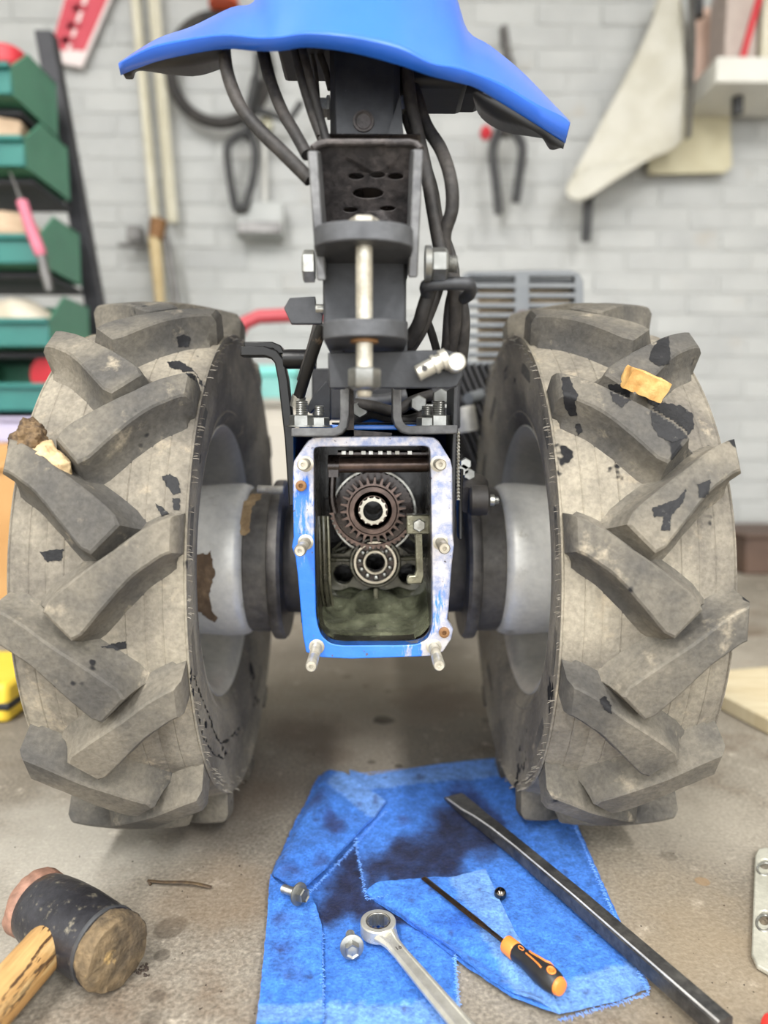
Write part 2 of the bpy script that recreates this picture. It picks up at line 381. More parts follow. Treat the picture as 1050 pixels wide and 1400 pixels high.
# single painted bricks on the part of the wall in view, the rest joined
def brick_mesh(m, c, w, h, j):
    d = 0.0095; e = 0.003
    x0, x1, z0, z1 = -w/2, w/2, -h/2, h/2
    q = [(x0, 0.0, z0), (x1, 0.0, z0), (x1, 0.0, z1), (x0, 0.0, z1),
         (x0, -d+e, z0), (x1, -d+e, z0), (x1, -d+e, z1), (x0, -d+e, z1),
         (x0+e, -d+j[0], z0+e), (x1-e, -d+j[1], z0+e), (x1-e, -d+j[2], z1-e), (x0+e, -d+j[3], z1-e)]
    m.add([V(p)+V(c) for p in q], [(0, 1, 5, 4), (1, 2, 6, 5), (2, 3, 7, 6), (3, 0, 4, 7), (4, 5, 9, 8), (5, 6, 10, 9), (6, 7, 11, 10), (7, 4, 8, 11), (8, 9, 10, 11)])
brick_src = []
for k in range(5):
    m = M(); brick_mesh(m, (0, 0, 0), 0.214, 0.066, [rnd.uniform(-.002, .003) for _ in range(4)])
    brick_src.append(mesh_of('brick', m, MT['paint'], 0))
rest = M(); yb = WALL_Y+0.025; nb = 0
for row in range(37):
    z = 0.04+row*0.0755
    for i in range(-14, 15):
        x = i*0.225+(0.1125 if row % 2 else 0)
        if abs(x) > 2.85: continue
        if abs(x) < 1.43 and 5 <= row <= 24 and nb < 300 and not (-0.95 > x and row < 12):
            b = bpy.data.objects.new('brick', rnd.choice(brick_src)); COL.objects.link(b); b.parent = back
            b.location = V((x+rnd.uniform(-.002, .002), yb, z+rnd.uniform(-.0015, .0015))) - WL['wall_back']
            b.rotation_euler = (rnd.uniform(-.02, .02), 0, rnd.uniform(-.006, .006)); nb += 1
        else: brick_mesh(rest, (x, yb, z), 0.214, 0.066, (0, 0, 0, 0))
obj('brick_courses', rest, 'paint', back, smooth=0, kind='stuff')

# ================================================================== THE TWO-WHEEL TRACTOR
AX = V((0, 0.745, 0.262))             # wheel axle
tractor = thing('two_wheel_tractor', 'blue two-wheel walking tractor with big lugged tyres and an opened gearbox', 'tractor', (0, 0.745, 0))

# ---- tyres: half profile from the crown down the sidewall to the bead
HALF = [(0, .2365), (.012, .2363), (.0195, .2360), (.0202, .2353), (.0209, .2359), (.030, .2352), (.0325, .2349), (.0332, .2342), (.0339, .2347), (.043, .2337), (.0445, .2335), (.0452, .2328), (.0459, .2333),
        (.054, .2318), (.0592, .2302), (.0600, .2312), (.0612, .2304), (.0612, .2268), (.0590, .2230), (.0598, .2222), (.0592, .2200), (.0578, .212), (.0570, .203), (.0563, .192), (.0545, .176), (.0518, .160), (.0500, .156), (.0506, .154), (.0480, .148), (.0445, .142), (.040, .137)]
HALF = [(d*1.07, r) for d, r in HALF]
S_LEN = [0]
for a, b in zip(HALF, HALF[1:]): S_LEN.append(S_LEN[-1]+sqrt((a[0]-b[0])**2+(a[1]-b[1])**2))
def prof(s):
    sg = 1 if s >= 0 else -1; s = abs(s)
    for i in range(len(HALF)-1):
        if s <= S_LEN[i+1] or i == len(HALF)-2:
            t = (s-S_LEN[i])/(S_LEN[i+1]-S_LEN[i]); a, b = HALF[i], HALF[i+1]
            return sg*(a[0]+(b[0]-a[0])*t), a[1]+(b[1]-a[1])*t
def carcass():
    full = [(-d, r) for d, r in reversed(HALF)] + HALF[1:]
    m = M(); m.lathe(full, (0, 0, 0), (1, 0, 0), 168, caps=False)
    return m
def lug(sd):
    """one bar of the chevron: from the nose past the crown out to the shoulder and down the sidewall"""
    m = M()
    LV = [(-.004, .0150, .0140, .036), (.0012, .0098, .0095, .029), (.0045, .0062, .0064, .022), (.010, .0034, .0036, .013), (.0195, .0010, .0008, .003), (.0235, 0, 0, 0), (.0248, -.0016, -.002, -.0016)]
    n = 15
    s0, s1, arc = -.0170, .0635, .062
    def path(t): return s0+(s1-s0)*t, arc*(1-(1-t)**1.3)
    rings = []
    for h, wo, no, eo in LV:
        left = []; right = []
        for i in range(n):
            t = i/(n-1); s, a = path(t)
            ds = (s1-s0); da = arc*1.3*max(0.02, (1-t))**0.3
            l = sqrt(ds*ds+da*da); T = (ds/l, da/l); Nn = (-T[1], T[0])
            w = .0172-.0062*min(1, t*1.7)+.004*max(0, t-.6)
            if t < .12: w *= .80+.20*sqrt(max(0, 1-(1-t/.12)**2))
            w += wo
            if t > .75:                                   # close the flare toward the shoulder so the end stays square
                k = (t-.75)/.25; Nn = (Nn[0]*(1-k)+0*k, Nn[1]*(1-k)+1*k)
            hh = h
            s_, a_ = s, a
            if i == 0: s_ -= T[0]*no; a_ -= T[1]*no
            if i == n-1: s_ += eo; a_ += eo*.25
            for sgn, lst in ((1, left), (-1, right)):
                ss = s_+Nn[0]*w*sgn; aa = a_+Nn[1]*w*sgn
                if h > .018: ss = min(ss, s1+eo)
                lst.append((ss, aa, hh))
        rings.append(left+right[::-1])
    nr = len(rings[0]); vs = []
    for rg in rings:
        for s, a, h in rg:
            dx, r = prof(s)
            hh = h*(1+.05*min(1, abs(dx)/.06))
            if dx > .0625 and h > .002: hh = h
            rr = r+hh
            ph = a/.25
            vs.append(V((dx*sd, -rr*cos(ph), rr*sin(ph))))
    fs = []
    for k in range(len(rings)-1):
        for j in range(nr): fs.append((k*nr+j, k*nr+(j+1) % nr, (k+1)*nr+(j+1) % nr, (k+1)*nr+j))
    o = (len(rings)-1)*nr
    for i in range(n-1): fs.append((o+i, o+i+1, o+nr-2-i, o+nr-1-i))
    m.add(vs, fs)
    return m
lug_me = {sd: mesh_of('lug', lug(sd), MT['lug'], 32) for sd in (1, -1)}
tyre_me = mesh_of('tyre', carcass(), MT['rubber'], 40)
def whiskers(sd):
    m = M(); r0 = random.Random(3)
    for i in range(150):
        ph = r0.uniform(-1.7, 2.2); s = r0.choice((.0690, .0735, .0780))+r0.uniform(-.001, .001)
        dx, r = prof(s); L = r0.uniform(.003, .0065)
        d = V((sd*1, -cos(ph)*r0.uniform(-.3, .6), sin(ph)*r0.uniform(-.3, .6))).normalized()
        p = V((dx*sd, -r*cos(ph), r*sin(ph))) - d*.001
        m.tube([p, p+d*L*.6, p+d*L+V((0, 0, -.0006))], [.00038, .0003, .0002], 4)
    return m
def rim():
    m = M()
    # barrel seen from the hub side, rolled edge, dished disc
    m.lathe([(.040, .1365), (.043, .1405), (.0460, .1420), (.0478, .1400), (.0468, .1370), (.043, .1335), (.039, .1290), (.030, .1265), (.012, .1220), (.002, .118), (-.006, .108), (-.011, .092), (-.012, .070), (-.012, .03),
             (-.016, .03), (-.018, .095), (-.012, .118), (-.02, .126), (-.038, .1290), (-.044, .138), (-.047, .142), (-.040, .1365)], (0, 0, 0), (1, 0, 0), 96, caps=False)
    return m
for side, cx in ((-1, -.204), (1, .204)):
    C = V((cx, AX.y, AX.z)); inn = -side                     # inner face points to the gearbox
    ty = bpy.data.objects.new('tyre', tyre_me); COL.objects.link(ty); ty.parent = tractor; ty.location = C-WL[tractor.name]; WL[ty.name] = C
    ty['label'] = ('left' if side < 0 else 'right')+' dusty black agricultural tyre with chevron lugs'
    ty.rotation_euler = (0, 0, 0)
    for sd in (1, -1):
        for k in range(13):
            ang = (27 if sd == inn else 12.6)+k*360/13
            l = bpy.data.objects.new('lug', lug_me[sd]); COL.objects.link(l); l.parent = ty; l.rotation_euler = (-radians(ang), 0, 0)
    w = mesh_of('rubber_whiskers', whiskers(inn), MT['whisker'], 0)
    wo = bpy.data.objects.new('rubber_whiskers', w); COL.objects.link(wo); wo.parent = ty; wo['kind'] = 'stuff'
    src = rim()
    ro = obj('wheel_rim', M().add([V((p.x*inn, p.y, p.z))+C for p in src.v], src.f), 'rim', tractor, origin=C, label='silver painted dished wheel rim')
    for k in range(5):
        a = 2*pi*k/5+.35; b = M()
        hexbolt(b, C+V((inn*-.009, cos(a)*.098, sin(a)*.098)), (-inn, 0, 0), .005, .012, .0105, .009)
        obj('wheel_bolt', b, 'zinc', ro)
    # silver hub drum, black spacer, flange, axle tube
    X = lambda d: V((side*d, AX.y, AX.z))
    obj('hub_drum', M().lathe([(.205, .076), (.150, .0800), (.137, .0800), (.131, .0780), (.1275, .0735), (.1265, .060)], X(0), (side, 0, 0), 72, caps=False), 'hub_silver', tractor, label='silver painted wheel hub drum')
    obj('hub_spacer', M().lathe([(.128, .055), (.1277, .0735), (.126, .0752), (.121, .0757), (.103, .0757), (.102, .05)], X(0), (side, 0, 0), 72, caps=False), 'hub_black', tractor, label='worn black cast hub spacer')
    obj('hub_flange', M().lathe([(.1035, .05), (.1035, .0805), (.1025, .0830), (.1005, .0838), (.0935, .0838), (.0905, .081), (.0900, .05)], X(0), (side, 0, 0), 72, caps=False), 'hub_flange', tractor, label='chipped black hub flange')
    at_ = obj('axle_tube', M().lathe([(.093, .048), (.090, .056), (.074, .057), (.072, .064), (.058, .066), (.05, .066)], X(0), (side, 0, 0), 48, caps=False), 'axle_tube', tractor)
# stud on the left hub, cast lever boss on the right hub
m = M(); p = at(388, 670, .665); q = at(352, 669, .665); thread(m, p, q-p, .0042, 0, (q-p).length, .0016)
obj('hub_stud', m, 'cream_bolt', tractor, label='rusty threaded stud by left hub')

# ---- gearbox
FY = 0.55
OUT = [(400.5, 683), (400.6, 640), (402, 630), (421, 602), (428, 598), (440, 597), (576, 596), (593, 597.5), (600, 603), (616, 629), (618.5, 640), (619, 730), (621, 745), (618, 770), (613, 837), (611.5, 847), (620, 860), (617, 874), (606, 891), (586, 897.5),
       (480, 901), (440, 899), (418.5, 892), (414, 868), (407, 786), (404, 762), (399, 748), (401.5, 734)]
INN = [(429, 614), (434, 611), (584, 610), (588, 615), (590.5, 760), (591.5, 850), (589, 864), (583, 875), (571, 880.5), (556, 882), (468, 882.5), (452, 880), (440, 870), (434.5, 856), (432, 840), (429.5, 720)]
def chaikin(p):
    o = []
    for i in range(len(p)):
        a, b = p[i], p[(i+1) % len(p)]; d = math.dist(a, b); k = min(.25, 3/d)
        o += [(a[0]+(b[0]-a[0])*k, a[1]+(b[1]-a[1])*k), (b[0]+(a[0]-b[0])*k, b[1]+(a[1]-b[1])*k)]
    return o
INN = chaikin(chaikin(INN))
inn3 = pxy(INN, FY)
gb = obj('gearbox_housing', M().plate(pxy(OUT, FY), [inn3], FXZ, FY, FY+.013), 'flange', tractor, bevel=.0009, label='opened gearbox flange, blue paint scraped to bare metal')
# body behind the flange
BODY = [(402, 690), (401, 590), (404, 586), (618, 586), (622, 590), (621, 700), (612, 850), (600, 884), (430, 884), (412, 850)]
bo = pxy(BODY, FY+.013); bi = [(x*.94, (z-.3)*.94+.3) for x, z in bo]
m = M(); n = len(bo)
m.add([FXZ(p, FY+.012) for p in bo]+[FXZ(p, .93) for p in bi], [(j, (j+1) % n, n+(j+1) % n, n+j) for j in range(n)]+[tuple(range(n, 2*n))])
obj('gearbox_body', m, 'blue', gb, label='blue painted gearbox casting', bevel=.0015)
# cavity: side walls, back wall and sump, open to the front
CY = .700
cz = sum(p[1] for p in inn3)/len(inn3); cxm = sum(p[0] for p in inn3)/len(inn3)
m = M(); n = len(inn3); steps = [(FY+.0005, 1.0), (FY+.013, 1.0), (.62, 1.02), (CY, 1.02)]
rings = []
for y, k in steps:
    rings += [FXZ((cxm+(p[0]-cxm)*k, cz+(p[1]-cz)*k), y) for p in inn3]
fs = []
for i in range(len(steps)-1):
    for j in range(n): fs.append((i*n+j, i*n+(j+1) % n, (i+1)*n+(j+1) % n, (i+1)*n+j))
fs.append(tuple(range((len(steps)-1)*n, len(steps)*n)))
m.add(rings, fs)
obj('gearbox_cavity', m, 'cavity', gb, smooth=40, label='dark oily gearbox interior')
# sump casting: wet olive floor curving up to the back with cast ribs
m = M(); NU, NV = 40, 34
xl, xr = at(432, 840, FY).x-.003, at(591, 850, FY).x+.003; zb = at(500, 882.5, FY).z
def sump(u, v):
    x = xl+(xr-xl)*u; e = abs(2*u-1); y = FY+.014+(.665-FY-.014)*v
    z = zb+.0015+.018*max(0, (e-.62)/.38)**2.2+.028*v**2.6
    z += .0022*sin(v*17+e*2)*(.3+v)*(1-e*.6)
    for c, r, a in ((.5, .20, .0035), (.16, .09, .003), (.84, .09, .003)):
        d = sqrt((u-c)**2+((v-.66)*1.1)**2); z += a*math.exp(-((d-r)/.035)**2)
    if v < .17 and .16 < u < .84: z -= .0025
    return V((x, y, z))
m.add([sump(i/NU, j/NV) for j in range(NV+1) for i in range(NU+1)], [(j*(NU+1)+i, j*(NU+1)+i+1, (j+1)*(NU+1)+i+1, (j+1)*(NU+1)+i) for j in range(NV) for i in range(NU)])
obj('sump_floor', m, 'sump', gb, smooth=60, label='wet olive grey sump floor with cast ridges')
# bearing web with two round openings
WY = .652
def ppx(pts): return pxy(pts, WY)
web_out = [(434, 756), (470, 756), (490, 742), (540, 742), (560, 756), (588, 756), (588, 806), (560, 808), (545, 803), (513, 812), (480, 803), (465, 808), (434, 806)]
holes = [ppx(circ((469, 785), 13, 18)), ppx(circ((559, 785), 14, 18)), ppx(circ((513, 769), 12.5, 20))]
obj('bearing_web', M().plate(ppx(web_out), holes, FXZ, WY, WY+.008), 'web', gb, bevel=.001, label='cast web carrying the lower bearing')
for a, b in (((452, 765), (492, 765)), ((538, 764), (588, 763))):
    obj('web_rib', M().tube([at(*a, WY-.002), at(*b, WY-.002)], .0022, 10), 'web', gb)
for a, b in (((455, 752), (476, 732)), ((578, 748), (552, 728)), ((452, 756), (474, 748))):
    obj('web_rib', M().tube([at(*a, .66), at(*b, .66)], .0016, 8), 'web', gb)
def gear_mesh(c, r_root, r_tip, r_in, nt, y0, y1, inner_teeth=0, n_per=6):
    outer = []; N_ = nt*n_per
    for i in range(N_):
        k = (i % n_per)/n_per; r = r_tip if .15 <= k < .5 else r_root
        outer.append((c.x+r*cos(2*pi*i/N_), c.z+r*sin(2*pi*i/N_)))
    inner = []
    for i in range(N_):
        r = r_in
        if inner_teeth:
            k = (i*inner_teeth/N_) % 1; r = r_in*1.22 if k < .5 else r_in
        inner.append((c.x+r*cos(2*pi*i/N_), c.z+r*sin(2*pi*i/N_)))
    return M().ring(outer, inner, FXZ, y0, y1)
P = lambda y: .001/1*y/.97        # metres per pixel at distance y
# big rear ring, main gear, raised face, splined hub
c = at(511, 699, .650); k = P(.65)
obj('ring_gear', gear_mesh(c, 53*k, 55*k, 40*k, 44, .650, .662), 'gear_dark', gb)
obj('ring_rim', M().ring(circ((c.x, c.z), 58*k, 64), circ((c.x, c.z), 55.5*k, 64), FXZ, .646, .660), 'zinc', gb, label='bright rim of the rear ring gear')
c = at(510, 697, .616); k = P(.616)
obj('main_gear', gear_mesh(c, 36*k, 45*k, 20*k, 26, .612, .626), 'gear', gb, label='oiled brown steel gear with straight teeth')
obj('gear_face', M().lathe([(.004, 34*k), (-.001, 33.5*k), (-.0022, 32*k), (-.0022, 26*k), (-.0010, 25*k), (.001, 24.5*k), (.001, 19*k)], V((c.x, .611, c.z)), (0, 1, 0), 56, caps=False), 'gear', gb)
obj('splined_hub', gear_mesh(V((c.x, 0, c.z)), 17.5*k, 19.5*k, 13.5*k, 14, .605, .635), 'race', gb, label='bright splined hub of the main gear')
obj('hub_bore', M().lathe([(0, 13.4*k), (.05, 13.4*k)], V((c.x, .607, c.z)), (0, 1, 0), 32, caps=False), 'cavity', gb)
# toothed arc under the gear
c = at(510, 695, .604); k = P(.604); arcm = M(); NA = 88
lo = []; hi = []
for i in range(NA+1):
    a = radians(186+(352-186)*i/NA); t = (i % 4) < 2
    lo.append((c.x+54*k*cos(a), c.z+50*k*sin(a))); rr = 60 if t else 56.5
    hi.append((c.x+rr*k*cos(a), c.z+(rr-4)*k*sin(a)))
vs = [FXZ(p, y) for y in (.601, .608) for lp in (lo, hi) for p in lp]; q = NA+1; fs = []
for i in range(NA):
    fs += [(i, i+1, q+i+1, q+i), (2*q+i, 3*q+i, 3*q+i+1, 2*q+i+1), (i, 2*q+i, 2*q+i+1, i+1), (q+i, q+i+1, 3*q+i+1, 3*q+i)]
fs += [(0, q, 3*q, 2*q), (NA, 2*q+NA, 3*q+NA, q+NA)]
arcm.add(vs, fs); obj('toothed_arc', arcm, 'gear', gb, smooth=30, label='curved toothed segment below the main gear')
# lower ball bearing
c = at(513, 769, .642); k = P(.642); cc = V((c.x, .642, c.z))
obj('bearing_seat', M().lathe([(.010, 36*k), (.001, 36*k), (-.001, 34.5*k), (-.001, 32*k), (.003, 31*k)], cc, (0, 1, 0), 48, caps=False), 'web', gb)
obj('outer_race', M().lathe([(.008, 30.5*k), (-.001, 30.5*k), (-.0016, 29.5*k), (-.0016, 26.5*k), (.001, 26*k), (.008, 26*k)], cc, (0, 1, 0), 48, caps=False), 'race', gb, label='bright outer bearing race')
obj('inner_race', M().lathe([(.008, 17.5*k), (-.0008, 17.5*k), (-.0016, 16.5*k), (-.0016, 14*k), (-.0008, 13*k), (.010, 13*k)], cc, (0, 1, 0), 48, caps=False), 'race', gb, label='bright inner bearing race')
obj('bearing_cage', M().lathe([(.006, 26*k), (.004, 25.5*k), (.004, 18*k), (.006, 17.5*k)], cc, (0, 1, 0), 40, caps=False), 'gear_dark', gb)
for i in range(11):
    a = 2*pi*i/11+.2; b = M(); r = 3.6*k
    b.lathe([(-r, .0002), (-r*.7, r*.7), (0, r), (r*.7, r*.7), (r, .0002)], cc+V((cos(a)*21.7*k, .002, sin(a)*21.7*k)), (0, 1, 0), 10)
    obj('bearing_ball', b, 'zinc', gb)
obj('oil_pip', M().tube([at(514, 806, .646), at(514, 818, .640)], .0022, 10), 'brass', gb)
# upper cross shaft with collar and the slotted rail over it
obj('cross_shaft', M().tube([at(462, 636, .605), at(588, 635, .605)], .0066, 24), 'gear', gb, label='oily brown cross shaft')
obj('shaft_collar', M().tube([at(449, 637, .604), at(464, 637, .604)], .0095, 24).box(at(456, 644, .598), (.008, .006, .01)), 'gear_dark', gb)
for i, x in enumerate((470, 480, 497, 507, 520, 532, 543, 560)):
    obj('rail_lug', M().box(at(x, 619, .60), (.0035, .004, .0028)), 'zinc', gb)
obj('slotted_rail', M().tube([at(462, 620, .604), at(586, 620, .604)], .0028, 10), 'gear_dark', gb)
# left side ring seen on edge and the long vertical fork
for x, r_, mt in ((437, .0016, 'web'), (443, .0024, 'web'), (449, .0012, 'brass')):
    obj('ring_edge', M().tube(spline([at(x-1, 706, .60), at(x, 730, .597), at(x+1, 770, .597), at(x+2, 800, .60), at(x+6, 828, .607)], 6), r_, 10), mt, gb)
obj('fork_blade', M().tube(spline([at(455, 650, .61), at(454, 680, .61), at(458, 702, .61)], 6), .0032, 10), 'gear_dark', gb)
# selector arm on the right
A_ = .585
arm = obj('selector_arm', M().plate(pxy([(567, 725), (577, 725), (579, 792), (577, 798), (558, 799), (556, 796), (557, 789), (560, 787), (567, 787), (569, 780)], A_), [], FXZ, A_, A_+.008), 'brass', gb, bevel=.0012, label='pale selector arm with a foot')
obj('arm_boss', M().box(at(571, 716, A_+.004), (.019, .014, .016)).tube([at(556, 716, A_+.003), at(562, 716, A_+.003)], .0062, 20), 'brass', gb, bevel=.001)
b = M(); hexbolt(b, at(573, 718, A_-.004), (0, 1, 0), .002, .004, .0055, .003); obj('boss_bolt', b, 'zinc', gb)
# studs round the flange
for bx, by, tx, ty_, L in ((418, 634, 411, 637, .022), (599, 634, 602, 635, .022), (418, 741, 404, 757, .045), (602, 741, 610, 756, .034), (433, 884, 425, 911, .050), (593, 884, 599, 909, .048)):
    b = M(); p = at(bx, by, FY); d = V((0, -1, 0)); sh = .0052
    b.lathe([(-.002, .0062), (.001, .0062), (.0014, .0048)], p, d, 16)
    thread(b, p, d, .0042, .0012, L*.62, .0014)
    b.lathe([(L*.6, .0042), (L*.96, .0044), (L, .0036), (L, .0016), (L-.002, .0014)], p, d, 18)
    obj('stud', b, 'cream_bolt', gb)
for x, y in ((412, 664), (607, 864)):
    obj('dowel', M().lathe([(0, .0042), (.0028, .0042), (.0034, .0032), (.0034, .0018), (.0005, .0016)], at(x, y, FY), (0, -1, 0), 18), 'rust_plug', gb, label='rusty hollow dowel')

# ---- bracketry above the gearbox
def strip(path, w, Y):             # px polyline -> constant width polygon
    pts = [V((p[0], p[1])) for p in path]; a = []; b = []
    for i in range(len(pts)):
        t = (pts[min(i+1, len(pts)-1)]-pts[max(i-1, 0)]).normalized(); nn = V((-t.y, t.x))
        a.append(tuple(pts[i]+nn*w/2)); b.append(tuple(pts[i]-nn*w/2))
    return pxy(a+b[::-1], Y)
BY = .535
obj('angle_bracket', M().plate(strip([(471, 522), (471, 572), (469, 582), (464, 588), (456, 591), (440, 591), (398, 591)], 12, BY), [], FXZ, BY, BY+.045), 'iron_light', tractor, bevel=.001, label='bent grey steel bracket, left of the pair')
obj('angle_bracket', M().plate(strip([(543, 522), (543, 570), (546, 580), (552, 586), (560, 588), (580, 588), (626, 587)], 12, BY), [], FXZ, BY, BY+.045), 'iron_light', tractor, bevel=.001, label='bent grey steel bracket, right of the pair')
obj('rusty_gusset', M().plate(pxy([(474, 526), (483, 526), (484, 596), (535, 596), (536, 592), (486, 588), (474, 588)], BY+.02), [], FXZ, BY+.02, BY+.03), 'rust_iron', tractor)
top = obj('gearbox_lid', M().box((at(512, 588, .6).x, .62, at(512, 588, .57).z+.002), (.118, .12, .004)), 'blue', tractor, bevel=.001)
for x, y, big in ((413, 578, 1), (600, 574, 1), (437, 580, 0), (583, 573, 0)):
    b = M(); p = at(x, y, .56); p.z = at(512, 583, .56).z; s = 1 if big else .8
    b.lathe([(0, .0098*s), (.008*s, .0098*s), (.0088*s, .0085*s)], p, (0, 0, 1), 6)
    b.lathe([(-.0006, .0125*s), (.0008, .0125*s)], p, (0, 0, 1), 20)
    thread(b, p, (0, 0, 1), .0048*s, .008, .020*s, .0016)
    obj('bracket_nut', b, 'zinc_bright', tractor)
# thin side plate and beaded cable on the right
obj('side_plate', M().plate([(.545, at(620, 528, .55).z), (.60, at(620, 528, .55).z), (.60, .30), (.575, at(620, 740, .56).z), (.556, at(620, 740, .56).z), (.552, .38)], [], FYZ, at(618, 600, .555).x, at(623, 600, .555).x), 'iron', tractor, bevel=.0006)
m = M(); cp = [at(626.5, 590+i*2.4, .552) for i in range(40)]
m.tube(cp, [(.0016 if i % 2 else .0009) for i in range(40)], 8)
obj('beaded_cable', m, 'zinc', tractor, label='fine beaded cable hanging by side plate')
# lever boss with nipple on the right hub
boss = M().lathe([(0, .0115), (.002, .0135), (.016, .0135), (.018, .0115), (.019, .006), (.024, .0055), (.0245, .004)], at(640, 684, .625), (1, 0, 0), 24)
boss.tube([at(640, 684, .625), at(646, 672, .64), at(652, 662, .655)], [.013, .013, .011], 16)
obj('lever_boss', boss, 'axle_tube', tractor, label='grey cast lever boss over right hub')
obj('boss_nipple', M().lathe([(0, .0052), (.006, .0052), (.007, .0035), (.010, .003)], at(666, 684, .62), (1, 0, 0), 12), 'zinc', tractor)
obj('gearbox_lever', M().plate([(.585, at(633, 640, .6).z), (.592, at(633, 640, .6).z), (.612, at(633, 690, .6).z), (.600, at(633, 735, .6).z), (.588, at(633, 735, .6).z), (.592, at(633, 690, .6).z)], [], FYZ, at(626, 640, .6).x, at(631, 640, .6).x), 'black_gloss', tractor, bevel=.0008)
for x, y in ((633, 642), (641, 648), (636, 634)):
    b = M(); hexbolt(b, at(x, y, .64), (0, 1, 0), .003, .006, .0055, .005); obj('lever_bolt', b, 'zinc_bright', tractor)

# grey cross plate with cross pin
PY = .475
obj('cross_plate', M().plate(pxy([(448, 482), (610, 478), (626, 483), (634, 494), (634, 512), (626, 528), (620, 530), (449, 530)], PY), [], FXZ, PY, PY+.008), 'iron', tractor, bevel=.001, label='dark grey flat cross plate')
m = M(); a, b_ = at(570, 511, PY-.012), at(612, 489, PY-.012); d = b_-a
m.lathe([(0, .0046), (.0005, .0052), (d.length*.52, .0052), (d.length*.54, .0064), (d.length*.64, .0064), (d.length*.66, .0052), (d.length*.78, .0052), (d.length*.8, .0068), (d.length, .0066)], a, d, 20)
obj('cross_pin', m, 'chrome', tractor, label='bright steel cross pin')
obj('pin_end', M().lathe([(0, .006), (-.014, .006), (-.0152, .005)], at(621, 498, PY-.003), (0, 1, 0), 20), 'chrome', tractor)
obj('pin_hole', M().lathe([(0, .0018), (.0012, .0022)], a+d*.24+V((-.0002, -.0056, .0006)), (0, 1, 0), 12), 'cavity', tractor)

# hinge fork with its long upright bolt
HY = .440
def lugshape(pts, Y0, Y1, z0, z1):
    m = M(); m.plate(pts, [], FXY, z0, z1); return m
def halfdisc(x0, x1, yf, yb):
    c = (x0+x1)/2; r = (x1-x0)/2
    return [(x0, yb)]+[(c-r*cos(pi*i/12), yf+(.020-.020*sin(pi*i/12))) for i in range(13)]+[(x1, yb)]
xa, xb = at(433, 330, HY).x, at(561, 330, HY).x
zt, zb_ = at(500, 311, HY).z, at(500, 338, HY).z
hb = obj('hinge_block', M().box(((xa+xb)/2, .505, (at(0, 345, .47).z+at(0, 440, .47).z)/2), (xb-xa-.001, .05, at(0, 345, .47).z-at(0, 440, .47).z+.02)), 'iron', tractor, bevel=.002, label='dark cast hinge block')
obj('hinge_lug', M().plate(halfdisc(xa-.002, xb+.002, HY-.016, .53), [], FXY, zb_, zt), 'lug_iron', hb, bevel=.0025)
zt2, zb2 = at(500, 440, HY).z, at(500, 464, HY).z
obj('hinge_lug', M().plate(halfdisc(xa+.003, xb-.001, HY-.014, .53), [], FXY, zb2, zt2), 'lug_iron', hb, bevel=.0025)
bx = at(498, 400, .440).x; B0 = V((bx, .440, 0))
hbolt = obj('hinge_bolt', M().lathe([(at(0, 530, .440).z, .0052), (zt+.001, .0052)], B0, (0, 0, 1), 24)
            .lathe([(zt, .0095), (zt+.004, .0095), (zt+.0052, .008)], B0, (0, 0, 1), 6), 'cream_bolt', tractor, label='long pale upright hinge bolt')
zn = at(0, 530, .440).z
obj('hinge_nut', M().lathe([(zn-.002, .0055), (zn, .009), (zn+.0015, .0100), (zn+.0108, .0100), (zn+.012, .009), (zn+.0122, .0055)], B0, (0, 0, 1), 6), 'zinc_bright', hbolt)
obj('bolt_tail', M().lathe([(zn-.0055, .0038), (zn-.004, .0046), (zn+.002, .0046)], B0, (0, 0, 1), 16), 'cream_bolt', hbolt)
obj('brass_washer', M().lathe([(zb2-.0022, .0085), (zb2-.0004, .0085)], B0, (0, 0, 1), 24), 'rust_plug', hbolt)
obj('fork_leg', M().box(((at(462, 480, .5).x), .505, at(0, 485, .5).z), (.009, .02, .045)), 'iron', tractor, bevel=.001)
obj('fork_leg', M().box(((at(548, 480, .5).x), .505, at(0, 485, .5).z), (.009, .02, .045)), 'iron', tractor, bevel=.001)

# U channel under the handlebar column
m = M()
wt, wbm = .482, .535
WEB = [(428, 205), (434, 198), (444, 195), (562, 195), (572, 198), (577, 206), (572, 330), (566, 348), (446, 348), (440, 330)]
HO = [circ((487, 241), 11, 14, 4.2), circ((516, 239), 10.5, 14, 4.2), circ((541, 241), 11, 14, 4.2), circ((503, 264), 21, 20, 7), circ((479, 287), 10, 12, 3), circ((530, 285), 10.5, 12, 3)]
def webfn(p, d):                   # web leans back towards its lower end
    k = (p[1]-195)/150; Y = .478+.05*k+d
    q = at(p[0], p[1], .478+.05*k); return q+V((0, d, d*.3))
obj('steering_channel', M().plate(WEB, HO, webfn, 0, .004), 'rust_iron', tractor, bevel=.0006, label='rust tinted steel channel with oval holes')
obj('dark_backing', M().box(at(505, 272, .530), (.07, .003, .085), Euler((radians(38), 0, 0))), 'cavity', tractor)  # dark sheet added behind the holes so they read as shaded
for xs in (((420, 206), (433, 384), 1), ((579, 204), (571, 380), -1)):
    (tx, ty_), (ex, ey), sg = xs
    t0, t1 = at(tx, ty_, .462), at(ex, ey, .462)
    q0, q1 = webfn((tx+6*sg, ty_), .004), webfn((ex+4*sg, 345), .02)
    th = .0062*sg
    vs = [t0, t1, q1, q0]; vs2 = [p+V((th, 0, 0)) for p in vs]
    # rounded top shoulder
    m = M(); m.add(vs+vs2, [(0, 1, 2, 3), (7, 6, 5, 4), (0, 4, 5, 1), (1, 5, 6, 2), (2, 6, 7, 3), (3, 7, 4, 0)])
    obj('channel_side', m, 'iron_light', tractor, bevel=.0012, label='worn grey side of the steering channel')
